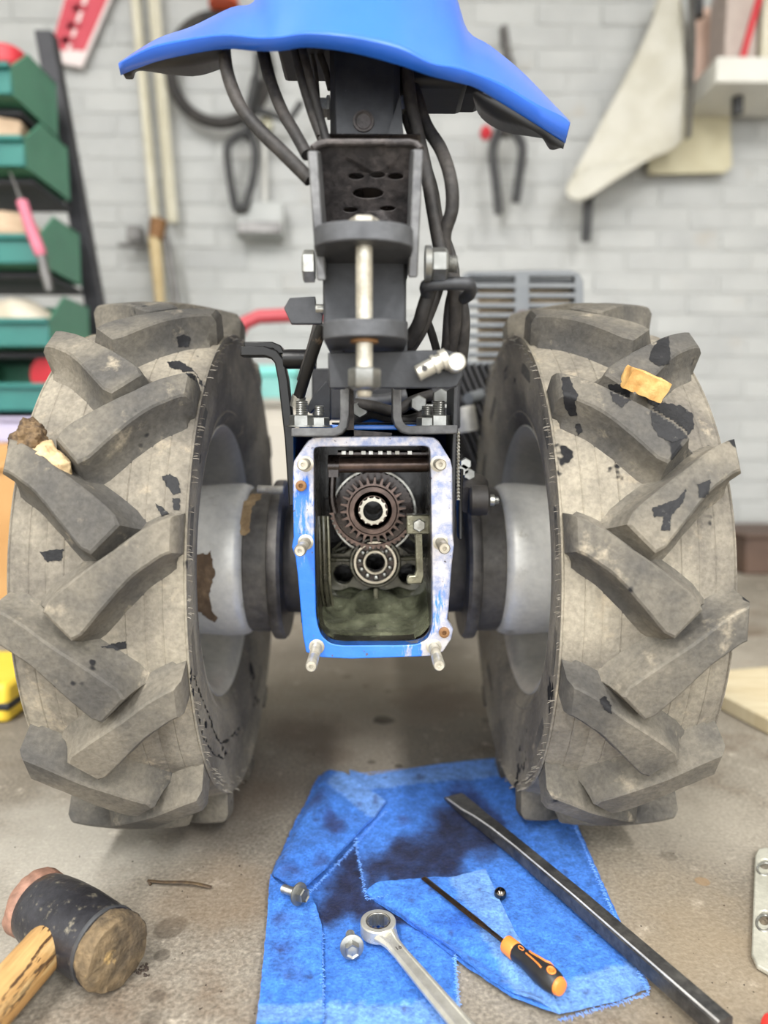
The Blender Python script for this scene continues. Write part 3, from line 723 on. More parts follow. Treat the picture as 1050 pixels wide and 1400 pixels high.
m = M(); m.tube([at(427, 203, .474), at(436, 197, .476), at(446, 195, .477), at(560, 195, .477), at(569, 197, .476), at(576, 204, .474)], .0022, 10)
obj('channel_lip', m, 'rust_iron', tractor)
# pivot bolt through the channel
pb = M(); p = at(581, 361, .475)
pb.lathe([(0, .0115), (.004, .0115)], p, (1, 0, 0), 24); pb.lathe([(.004, .0095), (.005, .0105), (.013, .0105), (.0145, .009)], p, (1, 0, 0), 6)
thread(pb, p, (1, 0, 0), .0056, .013, .021, .0016)
obj('pivot_nut', pb, 'zinc_bright', tractor, label='bright pivot nut on the right of the channel')
obj('pivot_bolt_head', M().lathe([(0, .0105), (.0065, .0105), (.0075, .009)], at(430, 364, .478), (-1, 0, 0), 6), 'zinc', tractor)
# grey lock plate with its screw
LP = .505
obj('lock_plate', M().plate(pxy([(388, 421), (396, 407), (431, 405), (432, 417), (441, 430), (440, 443), (398, 443)], LP), [], FXZ, LP, LP+.004), 'iron', tractor, bevel=.0006, label='small dark five-sided plate')
obj('plate_screw', M().lathe([(0, .0036), (.006, .0036)], at(432, 423, LP+.002), (1, 0, 0), 12), 'zinc', tractor)

# handlebar column
colm = M(); x0, x1 = at(451, 130, .52).x, at(547, 130, .52).x; z0, z1 = at(0, 205, .53).z, at(0, -10, .53).z
colm.plate([(x0, .522), (x0+.004, .517), (x1-.004, .517), (x1, .522), (x1, .56), (x0, .56)], [], FXY, z0, z1)
col_o = obj('handlebar_column', colm, 'column', tractor, bevel=.001, label='black steel handlebar column')
cz_ = at(497, 166, .517)
obj('column_boss', M().lathe([(.0, .0075), (-.0012, .0072), (-.0016, .006), (-.0004, .0048), (-.0006, .001)], cz_, (0, 1, 0), 28), 'rust_iron', col_o)
for x, sg in ((451, -1), (548, 1)):
    b = M(); p = at(x, 147, .535); b.lathe([(0, .0085), (.002, .0085), (.0022, .0068), (.008, .0068), (.0095, .0055)], p, (sg, 0, 0), 6)
    obj('column_bolt', b, 'zinc', col_o)
obj('column_gusset', M().plate(pxy([(528, 192), (547, 130), (552, 192)], .514), [], FXZ, .512, .515), 'column', col_o)

# hoses and cables
def hose(name, pts, r, mat='hose', label=None, parent=None):
    P_ = spline([at(*p) for p in pts], 8)
    return obj(name, M().tube(P_, r, 12), mat, parent or tractor, smooth=60, label=label)
hose('hose', [(306, 62, .52), (311, 100, .515), (327, 142, .505), (352, 175, .495), (385, 207, .485), (424, 246, .48)], .0045)
hose('hose', [(358, 62, .53), (368, 105, .525), (385, 150, .51), (404, 183, .50), (420, 212, .49)], .0042)
hose('hose', [(402, 62, .52), (412, 105, .515), (427, 155, .51), (444, 200, .505)], .0034)
hose('hose', [(412, 62, .515), (423, 105, .51), (436, 155, .508), (449, 202, .50)], .0030)
hose('cable', [(424, 60, .53), (432, 100, .53), (436, 150, .525), (440, 200, .52)], .0014)
hose('cable', [(433, 62, .53), (445, 95, .53), (452, 122, .53)], .0024)
hose('hose', [(556, 95, .53), (562, 140, .525), (573, 190, .52), (584, 240, .51), (594, 300, .505), (604, 350, .50), (620, 395, .50), (622, 440, .51), (616, 490, .53)], .0046)
hose('hose', [(566, 120, .54), (582, 170, .53), (603, 205, .515), (616, 245, .50), (618, 285, .50), (608, 322, .505), (612, 360, .51), (626, 395, .51), (634, 440, .515), (630, 500, .53)], .0046)
hose('hose', [(552, 150, .535), (570, 200, .53), (588, 250, .525), (600, 310, .52), (606, 350, .515), (600, 390, .51), (586, 430, .505), (572, 460, .51), (552, 490, .53)], .0040)
hose('hose', [(574, 200, .53), (592, 255, .525), (600, 300, .52), (616, 345, .515), (622, 380, .51), (614, 420, .51), (610, 470, .52), (606, 500, .54)], .0034)
hose('hose', [(588, 395, .495), (580, 420, .495), (572, 445, .50), (556, 470, .51)], .0050)
hose('cable', [(580, 430, .53), (590, 455, .53), (600, 490, .54)], .0030)
hose('cable_guide', [(584, 402, .492), (582, 393, .485), (590, 389, .48), (636, 388, .48), (643, 393, .485), (642, 402, .492), (634, 408, .50)], .0042, 'iron', label='bent rod loop guiding the cables')
dk = hose('clutch_cable', [(441, 444, .54), (432, 470, .545), (418, 512, .555), (408, 545, .565)], .0046, 'black_gloss')
obj('cable_ferrule', M().tube([at(409, 541, .565), at(406, 556, .567)], .0056, 14), 'zinc', dk)
hose('cable', [(432, 445, .56), (424, 475, .56), (410, 520, .57)], .0026)
# bent lever on the left
LY = .575
lv = obj('bent_lever', M().plate(strip([(328, 480), (362, 480), (374, 484), (382, 494), (387, 520), (396, 600), (402, 692)], 14, LY), [], FXZ, LY, LY+.012), 'black_gloss', tractor, bevel=.0012, label='chipped black bent flat lever')
obj('lever_tab', M().plate(pxy([(333, 467), (372, 467), (384, 472), (390, 484), (380, 484), (372, 476), (333, 474)], LY+.004), [], FXZ, LY+.004, LY+.02), 'black_gloss', lv, bevel=.001)
p, q = at(388, 491, LY+.004), at(432, 491, LY+.004)
obj('lever_tube', M().lathe([(0, .0075), (.004, .0078), ((q-p).length, .0078), ((q-p).length, .005), ((q-p).length-.006, .005)], p, q-p, 24), 'black_gloss', lv)

# linkage, pipes and small parts behind the brackets
hose('hose', [(486, 552, .62), (512, 556, .615), (540, 562, .62), (566, 548, .63), (590, 540, .64)], .0050)
hose('hose', [(484, 574, .63), (508, 566, .625), (534, 572, .63), (560, 574, .63), (600, 560, .65)], .0046)
hose('hose', [(486, 545, .66), (520, 548, .66), (556, 540, .66)], .0060, 'iron_light')
obj('linkage_arm', M().plate(pxy([(418, 560), (428, 540), (446, 520), (452, 528), (452, 575), (434, 575), (434, 556), (424, 566)], .63), [], FXZ, .63, .64), 'iron', tractor, bevel=.001)
obj('linkage_block', M().box(at(510, 540, .72), (.12, .03, .05)).box(at(580, 545, .72), (.07, .03, .06)), 'fin', tractor, bevel=.002)
obj('carrier_bar', M().box(at(560, 556, .67), (.075, .01, .004)), 'zinc_bright', tractor, bevel=.0008)
for x, y in ((602, 543), (492, 560), (572, 552)):
    b = M(); hexbolt(b, at(x, y, .62), (0, 1, 0), .004, .008, .0075, .006); obj('linkage_bolt', b, 'zinc_bright', tractor)
obj('top_hump', M().lathe([(0, .030), (.008, .027), (.012, .018), (.013, .002)], V((at(512, 578, .64).x, .66, at(512, 584, .64).z)), (0, 0, 1), 28), 'blue', tractor)
obj('gasket_flap', M().plate([(-.035, .585), (.02, .58), (.055, .60), (.05, .625), (-.03, .62)], [], FXY, at(512, 581, .6).z, at(512, 578, .6).z), 'black_gloss', tractor, bevel=.0008)

# engine behind, grey louvred shroud
EYD = 1.12
eb = obj('engine_block', M().box((.10, 1.30, .36), (.30, .26, .28)).box((.0, 1.12, .28), (.10, .4, .12)), 'fin', tractor, bevel=.01, label='dark engine block')
ep = lambda pts: pxy(pts, EYD)
shr_out = [(630, 382), (634, 374), (642, 371), (780, 369), (792, 373), (798, 384), (799, 506), (792, 512), (636, 512), (630, 506)]
SL = [[(641+1*r, 379+13.2*r), (704, 379+13.2*r), (704, 386+13.2*r), (641+1*r, 386+13.2*r)] for r in range(9)]
SR = [[(724, 379+13.2*r), (786, 379+13.2*r), (786, 386+13.2*r), (724, 386+13.2*r)] for r in range(9)]
win = [[(641, 378), (704, 378), (704, 493), (641, 493)], [(724, 378), (786, 378), (786, 493), (724, 493)]]
shroud = obj('engine_shroud', M().plate(ep(shr_out), [ep(w) for w in win], FXZ, EYD, EYD+.012), 'shroud', tractor, bevel=.002, label='grey plastic engine shroud with louvres')
for w0, w1 in ((639, 706), (722, 788)):
    for r in range(8):
        a, b_ = at(w0, 391.5+13.4*r, EYD+.006), at(w1, 391.5+13.4*r, EYD+.006)
        obj('louvre_bar', M().box((a+b_)/2, ((b_-a).x, .012, .0074)), 'shroud', shroud, bevel=.0015)
obj('shroud_side', M().box(V((at(714, 380, EYD).x, EYD+.08, at(714, 378, EYD).z-.003)), (.180, .14, .006)).box(V((at(790, 440, EYD).x, EYD+.065, at(790, 440, EYD).z)), (.005, .11, .13)), 'shroud', shroud, bevel=.002)
obj('cooling_core', M().box(at(722, 440, EYD+.05), (.16, .02, .13)), 'tan', shroud, label='dusty tan engine core behind louvres')
obj('shroud_knob', M().lathe([(0, .018), (-.012, .018), (-.016, .014), (-.017, .002)], at(714, 442, EYD), (0, 1, 0), 28), mk('brown_knob', (92, 72, 66), (78, 62, 58), 30, .5), shroud, label='round brown knob')
for i in range(9):
    c = at(628+i*9, 590, 1.0)
    obj('cooling_fin', M().box(c+V((0, .03, 0)), (.0045, .12, .20), Euler((0, radians(-24), 0))), 'fin', eb)
obj('fuel_pipe', M().tube(spline([at(640, 545, .95), at(660, 538, .98), at(690, 520, 1.02)], 6), .008, 12), 'shroud', tractor)
obj('fuel_filter', M().tube([at(634, 556, .92), at(640, 590, .92)], .014, 18), 'hub_silver', tractor)
obj('engine_guard', M().tube(spline([at(560, 640, 1.05), at(600, 660, 1.05), at(660, 640, 1.05), at(690, 560, 1.05)], 6), .012, 12), 'fin', tractor)

# ---- blue console cover on top
rim_ = [(165, 103), (205, 87), (250, 76), (308, 67), (352, 70), (384, 70), (420, 65), (480, 72), (545, 89), (588, 104), (625, 113), (652, 121), (690, 143), (735, 171), (765, 190), (773, 196)]
lip_ = [(163, 86), (205, 64), (252, 53), (306, 46), (352, 50), (382, 49), (420, 44), (480, 48), (545, 62), (587, 84), (622, 90), (650, 99), (688, 114), (733, 141), (766, 157), (779, 167)]
mid_ = [(163, 85), (207, 59), (256, 44), (310, 28), (350, 22), (376, 8), (420, 2), (480, 2), (540, 10), (592, 40), (624, 52), (648, 72), (682, 90), (725, 121), (760, 148), (779, 165)]
rdg_ = [(164, 84), (214, 53), (262, 36), (316, 10), (346, 3), (370, -40), (420, -75), (480, -80), (540, -76), (590, -50), (622, -8), (640, 42), (670, 62), (714, 98), (754, 139), (777, 163)]
dep = [.545, .525, .51, .495, .485, .475, .468, .462, .466, .473, .482, .492, .507, .527, .547, .555]
m = M(); nc = len(rim_)
def dens(row, k=4):
    pts = [V((a, b, d)) for (a, b), d in zip(row, dep)]; return spline(pts, k)
rows = []
for row, dy in ((rim_, .004), (lip_, 0.0), (mid_, .022), (rdg_, .06)):
    rows.append([at(p.x, p.y, p.z+dy) for p in dens(row)])
rows.insert(1, [a*.25+b*.75+V((0, -.0025, 0)) for a, b in zip(rows[0], rows[1])])
rows.insert(2, [a*.02+b*.98+V((0, -.0016, -.0008)) for a, b in zip(rows[0], rows[2])])
rows.insert(4, [a*.9+b*.1 for a, b in zip(rows[3], rows[4])])
def further(p, dy, drop):          # a point behind p that stays hidden under the crest
    k = (p.y+dy)/p.y; return V((p.x*k*(1-dy*.9), p.y+dy, EYE+(p.z-EYE)*k-drop))
crest = rows[-1]; nn_ = len(crest)-1
rows.append([further(p, .012+.05*sin(pi*i/nn_), -.002*0+.0015) for i, p in enumerate(crest)])
rows.append([further(p, .02+.13*sin(pi*i/nn_), .004+.01*sin(pi*i/nn_)) for i, p in enumerate(crest)])
w = len(rows[0]); m.add([p for r in rows for p in r], [(j*w+i, j*w+i+1, (j+1)*w+i+1, (j+1)*w+i) for j in range(len(rows)-1) for i in range(w-1)])
shell = obj('console_cover', m, 'shell', tractor, smooth=24, label='glossy blue plastic handlebar console cover')
sm = shell.modifiers.new('thickness', 'SOLIDIFY'); sm.thickness = .0035; sm.offset = -1
for L in ([(168, 101, .547), (180, 97, .545), (190, 92, .54), (232, 80, .52), (303, 68, .505)], [(172, 108, .56), (182, 108, .56), (190, 97, .56), (232, 102, .56), (270, 104, .56), (303, 94, .56)]),:
    a = [at(*p) for p in spline([V(p) for p in L[0]], 6)]; bq = [at(*p) for p in spline([V(p) for p in L[1]], 6)]
    n1 = 24; ra = [a[min(len(a)-1, int(i*(len(a)-1)/n1))] for i in range(n1+1)]; rb = [bq[min(len(bq)-1, int(i*(len(bq)-1)/n1))] for i in range(n1+1)]
    o = obj('console_liner', M().add(ra+rb, [(i, i+1, n1+2+i, n1+1+i) for i in range(n1)]), 'liner', shell, smooth=60, label='black inner skirt of the console, left')
    o.modifiers.new('thickness', 'SOLIDIFY').thickness = .004
for L in ([(652, 122, .50), (690, 144, .51), (735, 172, .53), (772, 196, .555)], [(654, 132, .54), (662, 154, .55), (690, 172, .56), (735, 180, .565), (752, 184, .565), (755, 197, .565), (768, 194, .56)]),:
    a = [at(*p) for p in spline([V(p) for p in L[0]], 8)]; bq = [at(*p) for p in spline([V(p) for p in L[1]], 4)]
    n1 = 24; ra = [a[min(len(a)-1, int(i*(len(a)-1)/n1))] for i in range(n1+1)]; rb = [bq[min(len(bq)-1, int(i*(len(bq)-1)/n1))] for i in range(n1+1)]
    o = obj('console_liner', M().add(ra+rb, [(i, i+1, n1+2+i, n1+1+i) for i in range(n1)]), 'liner', shell, smooth=60, label='black inner skirt of the console, right')
    o.modifiers.new('thickness', 'SOLIDIFY').thickness = .004
obj('console_switch_box', M().box(at(590, 110, .56), (.05, .05, .03)).box(at(632, 126, .57), (.03, .04, .016)), 'liner', tractor, bevel=.005)
obj('handlebar_clamp', M().box(at(440, 60, .545), (.06, .05, .03)), 'liner', tractor, bevel=.003)

# mud and bare patches that stick to the hub drums
def on_drum(px, py, R_):
    d = ray(px, py); o = V((0, 0, EYE)) - AX
    a = d.y**2+d.z**2; b = 2*(o.y*d.y+o.z*d.z); c = o.y**2+o.z**2-R_**2
    t = (-b-sqrt(max(0, b*b-4*a*c)))/(2*a); return V((0, 0, EYE))+d*t
def patch(name, poly, R_, mat, label=None, th=.0012):
    xs = [p[0] for p in poly]; ys = [p[1] for p in poly]
    jag = []
    for i, p in enumerate(poly):
        q = poly[(i+1) % len(poly)]; k = max(1, int(math.dist(p, q)/3))
        for j in range(k):
            t = j/k; jag.append((p[0]+(q[0]-p[0])*t+rnd.uniform(-1.1, 1.1), p[1]+(q[1]-p[1])*t+rnd.uniform(-1.1, 1.1)))
    grid = [(x, y) for x in range(int(min(xs)), int(max(xs))+1, 3) for y in range(int(min(ys)), int(max(ys))+1, 3) if inside((x, y), jag)]
    n = len(jag); pts = [V(p) for p in jag+grid]
    vo, eo, fo, *_ = delaunay_2d_cdt(pts, [(i, (i+1) % n) for i in range(n)], [], 1, 1e-6)
    fo = [f for f in fo if inside(sum((vo[i] for i in f), V((0, 0)))/len(f), jag)]
    m = M(); m.add([on_drum(p.x, p.y, R_+th*(.5+noise.noise(V((p.x*.12, p.y*.12, 3)))*.6)) for p in vo], [tuple(f) for f in fo])
    return obj(name, m, mat, tractor, smooth=60, label=label)
MT['mud'] = mk('dried_mud', (112, 92, 70), (90, 72, 54), 60, 0.9, 0, 0.8, 160, grit=.25)
MT['mud_tan'] = mk('tan_dried_mud', (172, 146, 108), (146, 120, 86), 70, 0.9, 0, 0.8, 160, grit=.25)
patch('mud_patch', [(250, 757), (284, 757), (288, 752), (290, 762), (294, 785), (288, 802), (286, 818), (291, 836), (298, 845), (294, 851), (285, 846), (272, 836), (258, 832), (248, 834)], .0801, 'mud', 'brown mud stuck to the left hub drum')
patch('mud_patch', [(316, 690), (325, 676), (330, 685), (336, 684), (345, 675), (358, 674), (357, 681), (350, 686), (344, 696), (342, 712), (341, 727), (336, 733), (329, 731), (328, 718), (330, 698), (322, 698)], .0759, 'mud_tan', 'tan mud stuck to the left hub spacer')

# oil and bare black rubber smeared on the treads
from mathutils.bvhtree import BVHTree
MT['oil_black'] = mk('black_oily_rubber', (24, 24, 26), (36, 36, 38), 60, 0.55, 0, 0.4, 200, spots=((92, 90, 86), 160, 0.62, 0.74), spec=0.25)
def tread_tree(C, ty):
    vs = []; fs = []
    def put(me, rot):
        o = len(vs); vs.extend([rot @ v.co + C for v in me.vertices]); fs.extend([tuple(i+o for i in p.vertices) for p in me.polygons])
    put(tyre_me, Matrix.Identity(3))
    for ch in ty.children:
        if ch.name.startswith('lug'): put(ch.data, ch.rotation_euler.to_matrix())
    return BVHTree.FromPolygons(vs, fs)
tyres = [o for o in tractor.children if o.name.startswith('tyre')]
SMEARS = ([[(241, 460), (252, 457), (260, 462), (258, 475), (244, 474)], [(228, 495), (245, 494), (262, 504), (277, 523), (280, 531), (262, 518), (246, 506), (234, 504)], [(221, 652), (232, 648), (244, 655), (247, 673), (238, 676), (228, 665)],
           [(236, 681), (246, 682), (245, 698), (237, 696)], [(213, 689), (224, 694), (231, 704), (221, 707)], [(138, 885), (150, 881), (172, 876), (173, 886), (160, 889), (148, 886)], [(55, 755), (87, 750), (85, 766), (64, 768)],
           [(261, 912), (267, 930), (275, 952), (285, 975), (293, 1000), (309, 1030), (306, 1039), (290, 1031), (278, 1010), (271, 985), (265, 955), (259, 930)], [(300, 1018), (322, 1000), (326, 992), (326, 1004), (308, 1016)]],
          [[(768, 517), (778, 515), (784, 530), (791, 540), (786, 550), (790, 567), (780, 569), (772, 556), (769, 535)], [(831, 526), (846, 525), (863, 532), (860, 548), (850, 557), (838, 549)], [(884, 541), (906, 549), (898, 557), (886, 551)],
           [(889, 560), (905, 551), (930, 555), (947, 566), (949, 585), (938, 599), (918, 605), (900, 597), (890, 580)], [(890, 480), (900, 466), (913, 457), (916, 478), (915, 497), (900, 501), (887, 492)],
           [(891, 694), (905, 690), (925, 682), (939, 667), (932, 690), (918, 705), (915, 725), (903, 726), (907, 706), (894, 707)], [(953, 662), (972, 655), (968, 678), (956, 682)], [(786, 580), (794, 579), (797, 590), (790, 596)], [(819, 955), (827, 952), (835, 965), (836, 976), (826, 970)]])
for ty, smear in zip(tyres, SMEARS):
    tree = tread_tree(WL[ty.name], ty)
    for poly in smear:
        jag = []
        for i, p in enumerate(poly):
            q = poly[(i+1) % len(poly)]; k = max(1, int(math.dist(p, q)/2.2))
            for j in range(k): jag.append((p[0]+(q[0]-p[0])*j/k+rnd.uniform(-1, 1), p[1]+(q[1]-p[1])*j/k+rnd.uniform(-1, 1)))
        xs = [p[0] for p in jag]; ys = [p[1] for p in jag]; n = len(jag)
        grid = [(x+.3, y+.2) for x in range(int(min(xs)), int(max(xs))+1, 3) for y in range(int(min(ys)), int(max(ys))+1, 3) if inside((x, y), jag)]
        vo, eo, fo, *_ = delaunay_2d_cdt([V(p) for p in jag+grid], [(i, (i+1) % n) for i in range(n)], [], 1, 1e-6)
        hit = []
        for p in vo:
            loc, nor, ix, d = tree.ray_cast(V((0, 0, EYE)), ray(p.x, p.y).normalized())
            hit.append((loc + (nor if nor.dot(ray(p.x, p.y)) < 0 else -nor)*.0005) if loc else None)
        fs = [tuple(f) for f in fo if inside(sum((vo[i] for i in f), V((0, 0)))/len(f), jag) and all(hit[i] for i in f) and max((hit[f[0]]-hit[i]).length for i in f) < .009]
        used = sorted({i for f in fs for i in f}); mp_ = {a: b for b, a in enumerate(used)}
        if fs: obj('oil_smear', M().add([hit[i] for i in used], [tuple(mp_[i] for i in f) for f in fs]), 'oil_black', ty, smooth=40, label='black oily smear on the dusty rubber')

# ================================================================== CLOTHS AND TOOLS ON THE FLOOR
MT['cloth'] = mk('blue_terry_cloth', (255, 255, 255), None, 120, 0.95, 0, 0.9, 420, attr='Col', sheen=0.06, spec=0.1, bdist=0.0015, grit=0.3)
BLUE, HEM, NAVY, SMUDGE = (78, 139, 234), (116, 164, 238), (36, 40, 68), (62, 82, 140)
def soft(p, poly, s=9):
    c = 0
    for i in range(14):
        a = i*2.4; r = s*sqrt((i+.5)/14)
        c += inside((p[0]+r*cos(a), p[1]+r*sin(a)), poly)
    return c/14
def rag_layer(polypx, zf, colf, step=.0042, th=.0022):
    poly = fpoly(polypx); ring_ = []
    for i, p in enumerate(poly):
        q = poly[(i+1) % len(poly)]; k = max(1, int(math.dist(p, q)/.004))
        for j in range(k): ring_.append((p[0]+(q[0]-p[0])*j/k+rnd.uniform(-.0004, .0004), p[1]+(q[1]-p[1])*j/k+rnd.uniform(-.0004, .0004)))
    xs = [p[0] for p in poly]; ys = [p[1] for p in poly]
    inn = []
    y = min(ys)
    while y < max(ys):
        x = min(xs)
        while x < max(xs):
            p = (x+rnd.uniform(-.001, .001), y+rnd.uniform(-.001, .001))
            if inside(p, poly): inn.append(p)
            x += step
        y += step
    n = len(ring_); pts = [V(p) for p in ring_+inn]
    vo, eo, fo, *_ = delaunay_2d_cdt(pts, [(i, (i+1) % n) for i in range(n)], [], 1, 1e-6)
    fo = [tuple(f) for f in fo if inside(sum((vo[i] for i in f), V((0, 0)))/len(f), ring_)]
    return vo, fo
import numpy as np
_Rt = _R.transposed()
def topx(p):
    q = _Rt @ (V(p)-V((0, 0, EYE))); return (525-FPX*q.x/q.z, 700+FPX*q.y/q.z)
def build_rag(name, layers, label):
    vs = []; fs = []; cols = []
    for poly, zf, colf, th in layers:
        vo, fo = rag_layer(poly, zf, colf)
        o = len(vs); px = [topx((p.x, p.y, 0)) for p in vo]
        for p, q in zip(vo, px):
            z = zf(q, p); vs.append(V((p.x, p.y, z))); cols.append(colf(q))
        b0 = len(vs)
        for p, q in zip(vo, px): vs.append(vs[o+len(vs)-b0]-V((0, 0, th))); cols.append(cols[o+len(vs)-1-b0])
        k = len(vo)
        fs += [tuple(i+o for i in f) for f in fo] + [tuple(i+o+k for i in reversed(f)) for f in fo]
        ed = {(f[i], f[(i+1) % len(f)]) for f in fo for i in range(len(f))}
        fs += [(b+o, a+o, a+o+k, b+o+k) for a, b in ed if (b, a) not in ed]
    me = bpy.data.meshes.new(name); me.from_pydata(vs, [], fs); me.update()
    at_ = me.color_attributes.new('Col', 'FLOAT_COLOR', 'POINT')
    at_.data.foreach_set('color', [c for q in cols for c in lin(q)])
    me.shade_smooth(); me.set_sharp_from_angle(angle=radians(60)); me.materials.append(MT['cloth'])
    o = bpy.data.objects.new(name, me); COL.objects.link(o); WL[o.name] = V((0, 0, 0))
    tag(o, label, 'cloth', 'blue workshop cloths')
    return o
def lerp(a, b, t): return tuple(a[i]+(b[i]-a[i])*t for i in range(3))
def nzv(p, s, k=0): return noise.fractal(V((p[0]*s, p[1]*s, k)), 1, 2, 4)
def band(q, a, b, w):               # inside a stripe of width w along a-b (pixels)
    ax, ay = a; bx_, by_ = b; L = math.dist(a, b); t = ((q[0]-ax)*(bx_-ax)+(q[1]-ay)*(by_-ay))/L/L
    d = abs((q[0]-ax)*(by_-ay)-(q[1]-ay)*(bx_-ax))/L
    return 1 if -.05 < t < 1.05 and d < w else 0
def tint(q, hems, stains):
    c = BLUE; c = lerp(c, (66, 126, 224), max(0, min(1, (.4+nzv(q, .012)*.6)*.7))); 
    for a, b, w in hems:
        if band(q, a, b, w): c = HEM
    qq = (q[0]+nzv(q, .03, 5)*14, q[1]+nzv(q, .03, 9)*14)
    for poly, col, st, s in stains:
        f = soft(qq, poly, s)*st*(.95+.18*nzv(q, .06, 2))
        if f > 0: c = lerp(c, col, max(0, min(1, f)))
    sp = nzv(q, .05, 7)
    if sp > .72: c = lerp(c, (62, 70, 110), min(.6, (sp-.72)*6))
    return c
STA = [([(497, 1226), (488, 1192), (530, 1166), (580, 1150), (600, 1118), (640, 1098), (672, 1126), (692, 1162), (650, 1182), (628, 1208), (612, 1216), (560, 1216), (520, 1220)], NAVY, .95, 16),
       ([(606, 1085), (630, 1078), (668, 1110), (690, 1140), (660, 1150)], (50, 62, 112), .8, 14), ([(548, 1120), (560, 1118), (562, 1134), (552, 1138)], SMUDGE, .8, 5)]
STB = [([(424, 1262), (470, 1180), (492, 1150), (504, 1230), (600, 1272), (560, 1275), (520, 1262), (470, 1258), (445, 1272)], NAVY, 1.0, 10)]
SPOTB = [(circ((436, 1106), 12, 10), SMUDGE, .8, 8), (circ((452, 1142), 14, 10, 17), (52, 66, 120), .9, 8), (circ((436, 1192), 14, 10, 10), SMUDGE, .8, 8), (circ((402, 1208), 14, 10, 8), SMUDGE, .8, 8), (circ((388, 1268), 12, 10, 10), SMUDGE, .7, 8), (circ((388, 1306), 14, 10, 10), (48, 62, 116), .7, 10), (circ((395, 1340), 24, 10, 20), SMUDGE, .4, 12)]
wob = lambda p, a=.0012, s=22: a*(noise.noise(V((p.x*s, p.y*s, 0)))+.5)
ragB = build_rag('blue_cloth', [
    ([(440, 1066), (505, 1092), (522, 1180), (592, 1252), (622, 1306), (628, 1425), (352, 1425), (362, 1330), (374, 1207)], lambda q, p: .0026+wob(p), lambda q: tint(q, [((352, 1400), (630, 1396), 20)], STB), .0022),
    ([(436, 1068), (442, 1063), (470, 1069), (527, 1110), (512, 1130), (482, 1160), (448, 1200), (420, 1225), (398, 1226), (378, 1212), (371, 1203), (396, 1148)],
     lambda q, p: .0105+wob(p, .003, 30)-.0070*max(0, 1-abs((q[0]-440)*(1203-1064)-(q[1]-1064)*(371-440))/155/9), lambda q: tint(q, [((464, 1068), (527, 1112), 26)], SPOTB), .0024),
    ([(370, 1206), (382, 1222), (400, 1232), (424, 1236), (432, 1250), (440, 1276), (441, 1350), (441, 1425), (350, 1425), (360, 1330)],
     lambda q, p: .0068+wob(p, .003, 30)+.004*math.exp(-((q[0]-405)/26)**2-((q[1]-1226)/14)**2), lambda q: tint(q, [((340, 1402), (445, 1396), 14)], SPOTB), .0024)],
    'left blue cloth with a folded-over strip under two loose bolts')
ragA = build_rag('blue_cloth', [
    ([(478, 1060), (505, 1068), (560, 1058), (600, 1051), (640, 1048), (690, 1042), (726, 1035), (748, 1060), (776, 1108), (802, 1165), (832, 1235), (862, 1300), (887, 1360), (840, 1378), (764, 1396), (700, 1372), (640, 1332), (600, 1300), (548, 1264), (501, 1231), (493, 1190), (487, 1158), (481, 1100)],
     lambda q, p: .0060+wob(p, .0016), lambda q: tint(q, [((478, 1072), (740, 1046), 17), ((890, 1345), (755, 1378), 22)], STA), .0022),
    ([(499, 1230), (520, 1222), (560, 1217), (612, 1216), (664, 1205), (690, 1262), (715, 1310), (764, 1397), (700, 1373), (640, 1333), (600, 1301), (548, 1265)],
     lambda q, p: .0098+wob(p, .0024, 30)-.0035*max(0, 1-abs((q[0]-501)*(1396-1231)-(q[1]-1231)*(764-501))/310/8), lambda q: tint(q, [((640, 1212), (742, 1397), 24)], [(circ((625, 1275), 30, 10, 22), (36, 84, 190), .5, 16)]), .0022)],
    'right blue cloth with an oil stain and a folded flap under the screwdriver')
def frays(rag, lines, z):
    m = M(); r0 = random.Random(11)
    for a, b in lines:
        k = int(math.dist(a, b)/1.7)
        ga, gb_ = gnd(*a, z), gnd(*b, z); t = (gb_-ga).normalized(); nn = V((-t.y, t.x, 0))
        for i in range(k):
            p = ga.lerp(gb_, (i+r0.random())/k); d = nn*r0.choice((-1, 1))*1.0+t*r0.uniform(-1, 1); d.normalize(); L = r0.uniform(.0010, .0030)
            p = p+V((0, 0, .0005)); m.tube([p-d*.001, p+d*L*.5+V((0, 0, r0.uniform(0, .0008))), p+d*L+V((0, 0, r0.uniform(-.0012, .0008)))], [.00026, .00022, .00014], 3, caps=False)
    o = obj('frayed_threads', m, MT['thread'], rag, smooth=0, kind='stuff')
MT['thread'] = mk('pale_blue_thread', (120, 168, 240), (90, 140, 226), 50, 0.9, 0, 0)
frays(ragA, [((501, 1231), (560, 1218)), ((560, 1218), (664, 1206)), ((776, 1108), (832, 1235)), ((832, 1235), (887, 1360)), ((487, 1158), (501, 1231)), ((478, 1060), (487, 1158)), ((887, 1360), (764, 1396)), ((478, 1060), (726, 1035))], .009)
frays(ragB, [((527, 1110), (482, 1160)), ((482, 1160), (420, 1225)), ((424, 1236), (440, 1276)), ((440, 1276), (441, 1400)), ((622, 1306), (628, 1400))], .007)

def seg_frame(a, b):
    t = (b-a).normalized(); s = t.cross(V((0, 0, 1))).normalized(); u = s.cross(t); return t, s, u
def bar(m, secs):                  # sections: (centre, half width along s, list of 2-D outline) swept
    k = len(secs[0]); vs = [p for r in secs for p in r]; fs = []
    for i in range(len(secs)-1):
        for j in range(k): fs.append((i*k+j, i*k+(j+1) % k, (i+1)*k+(j+1) % k, (i+1)*k+j))
    fs += [tuple(reversed(range(k))), tuple(range((len(secs)-1)*k, len(secs)*k))]
    return m.add(vs, fs)

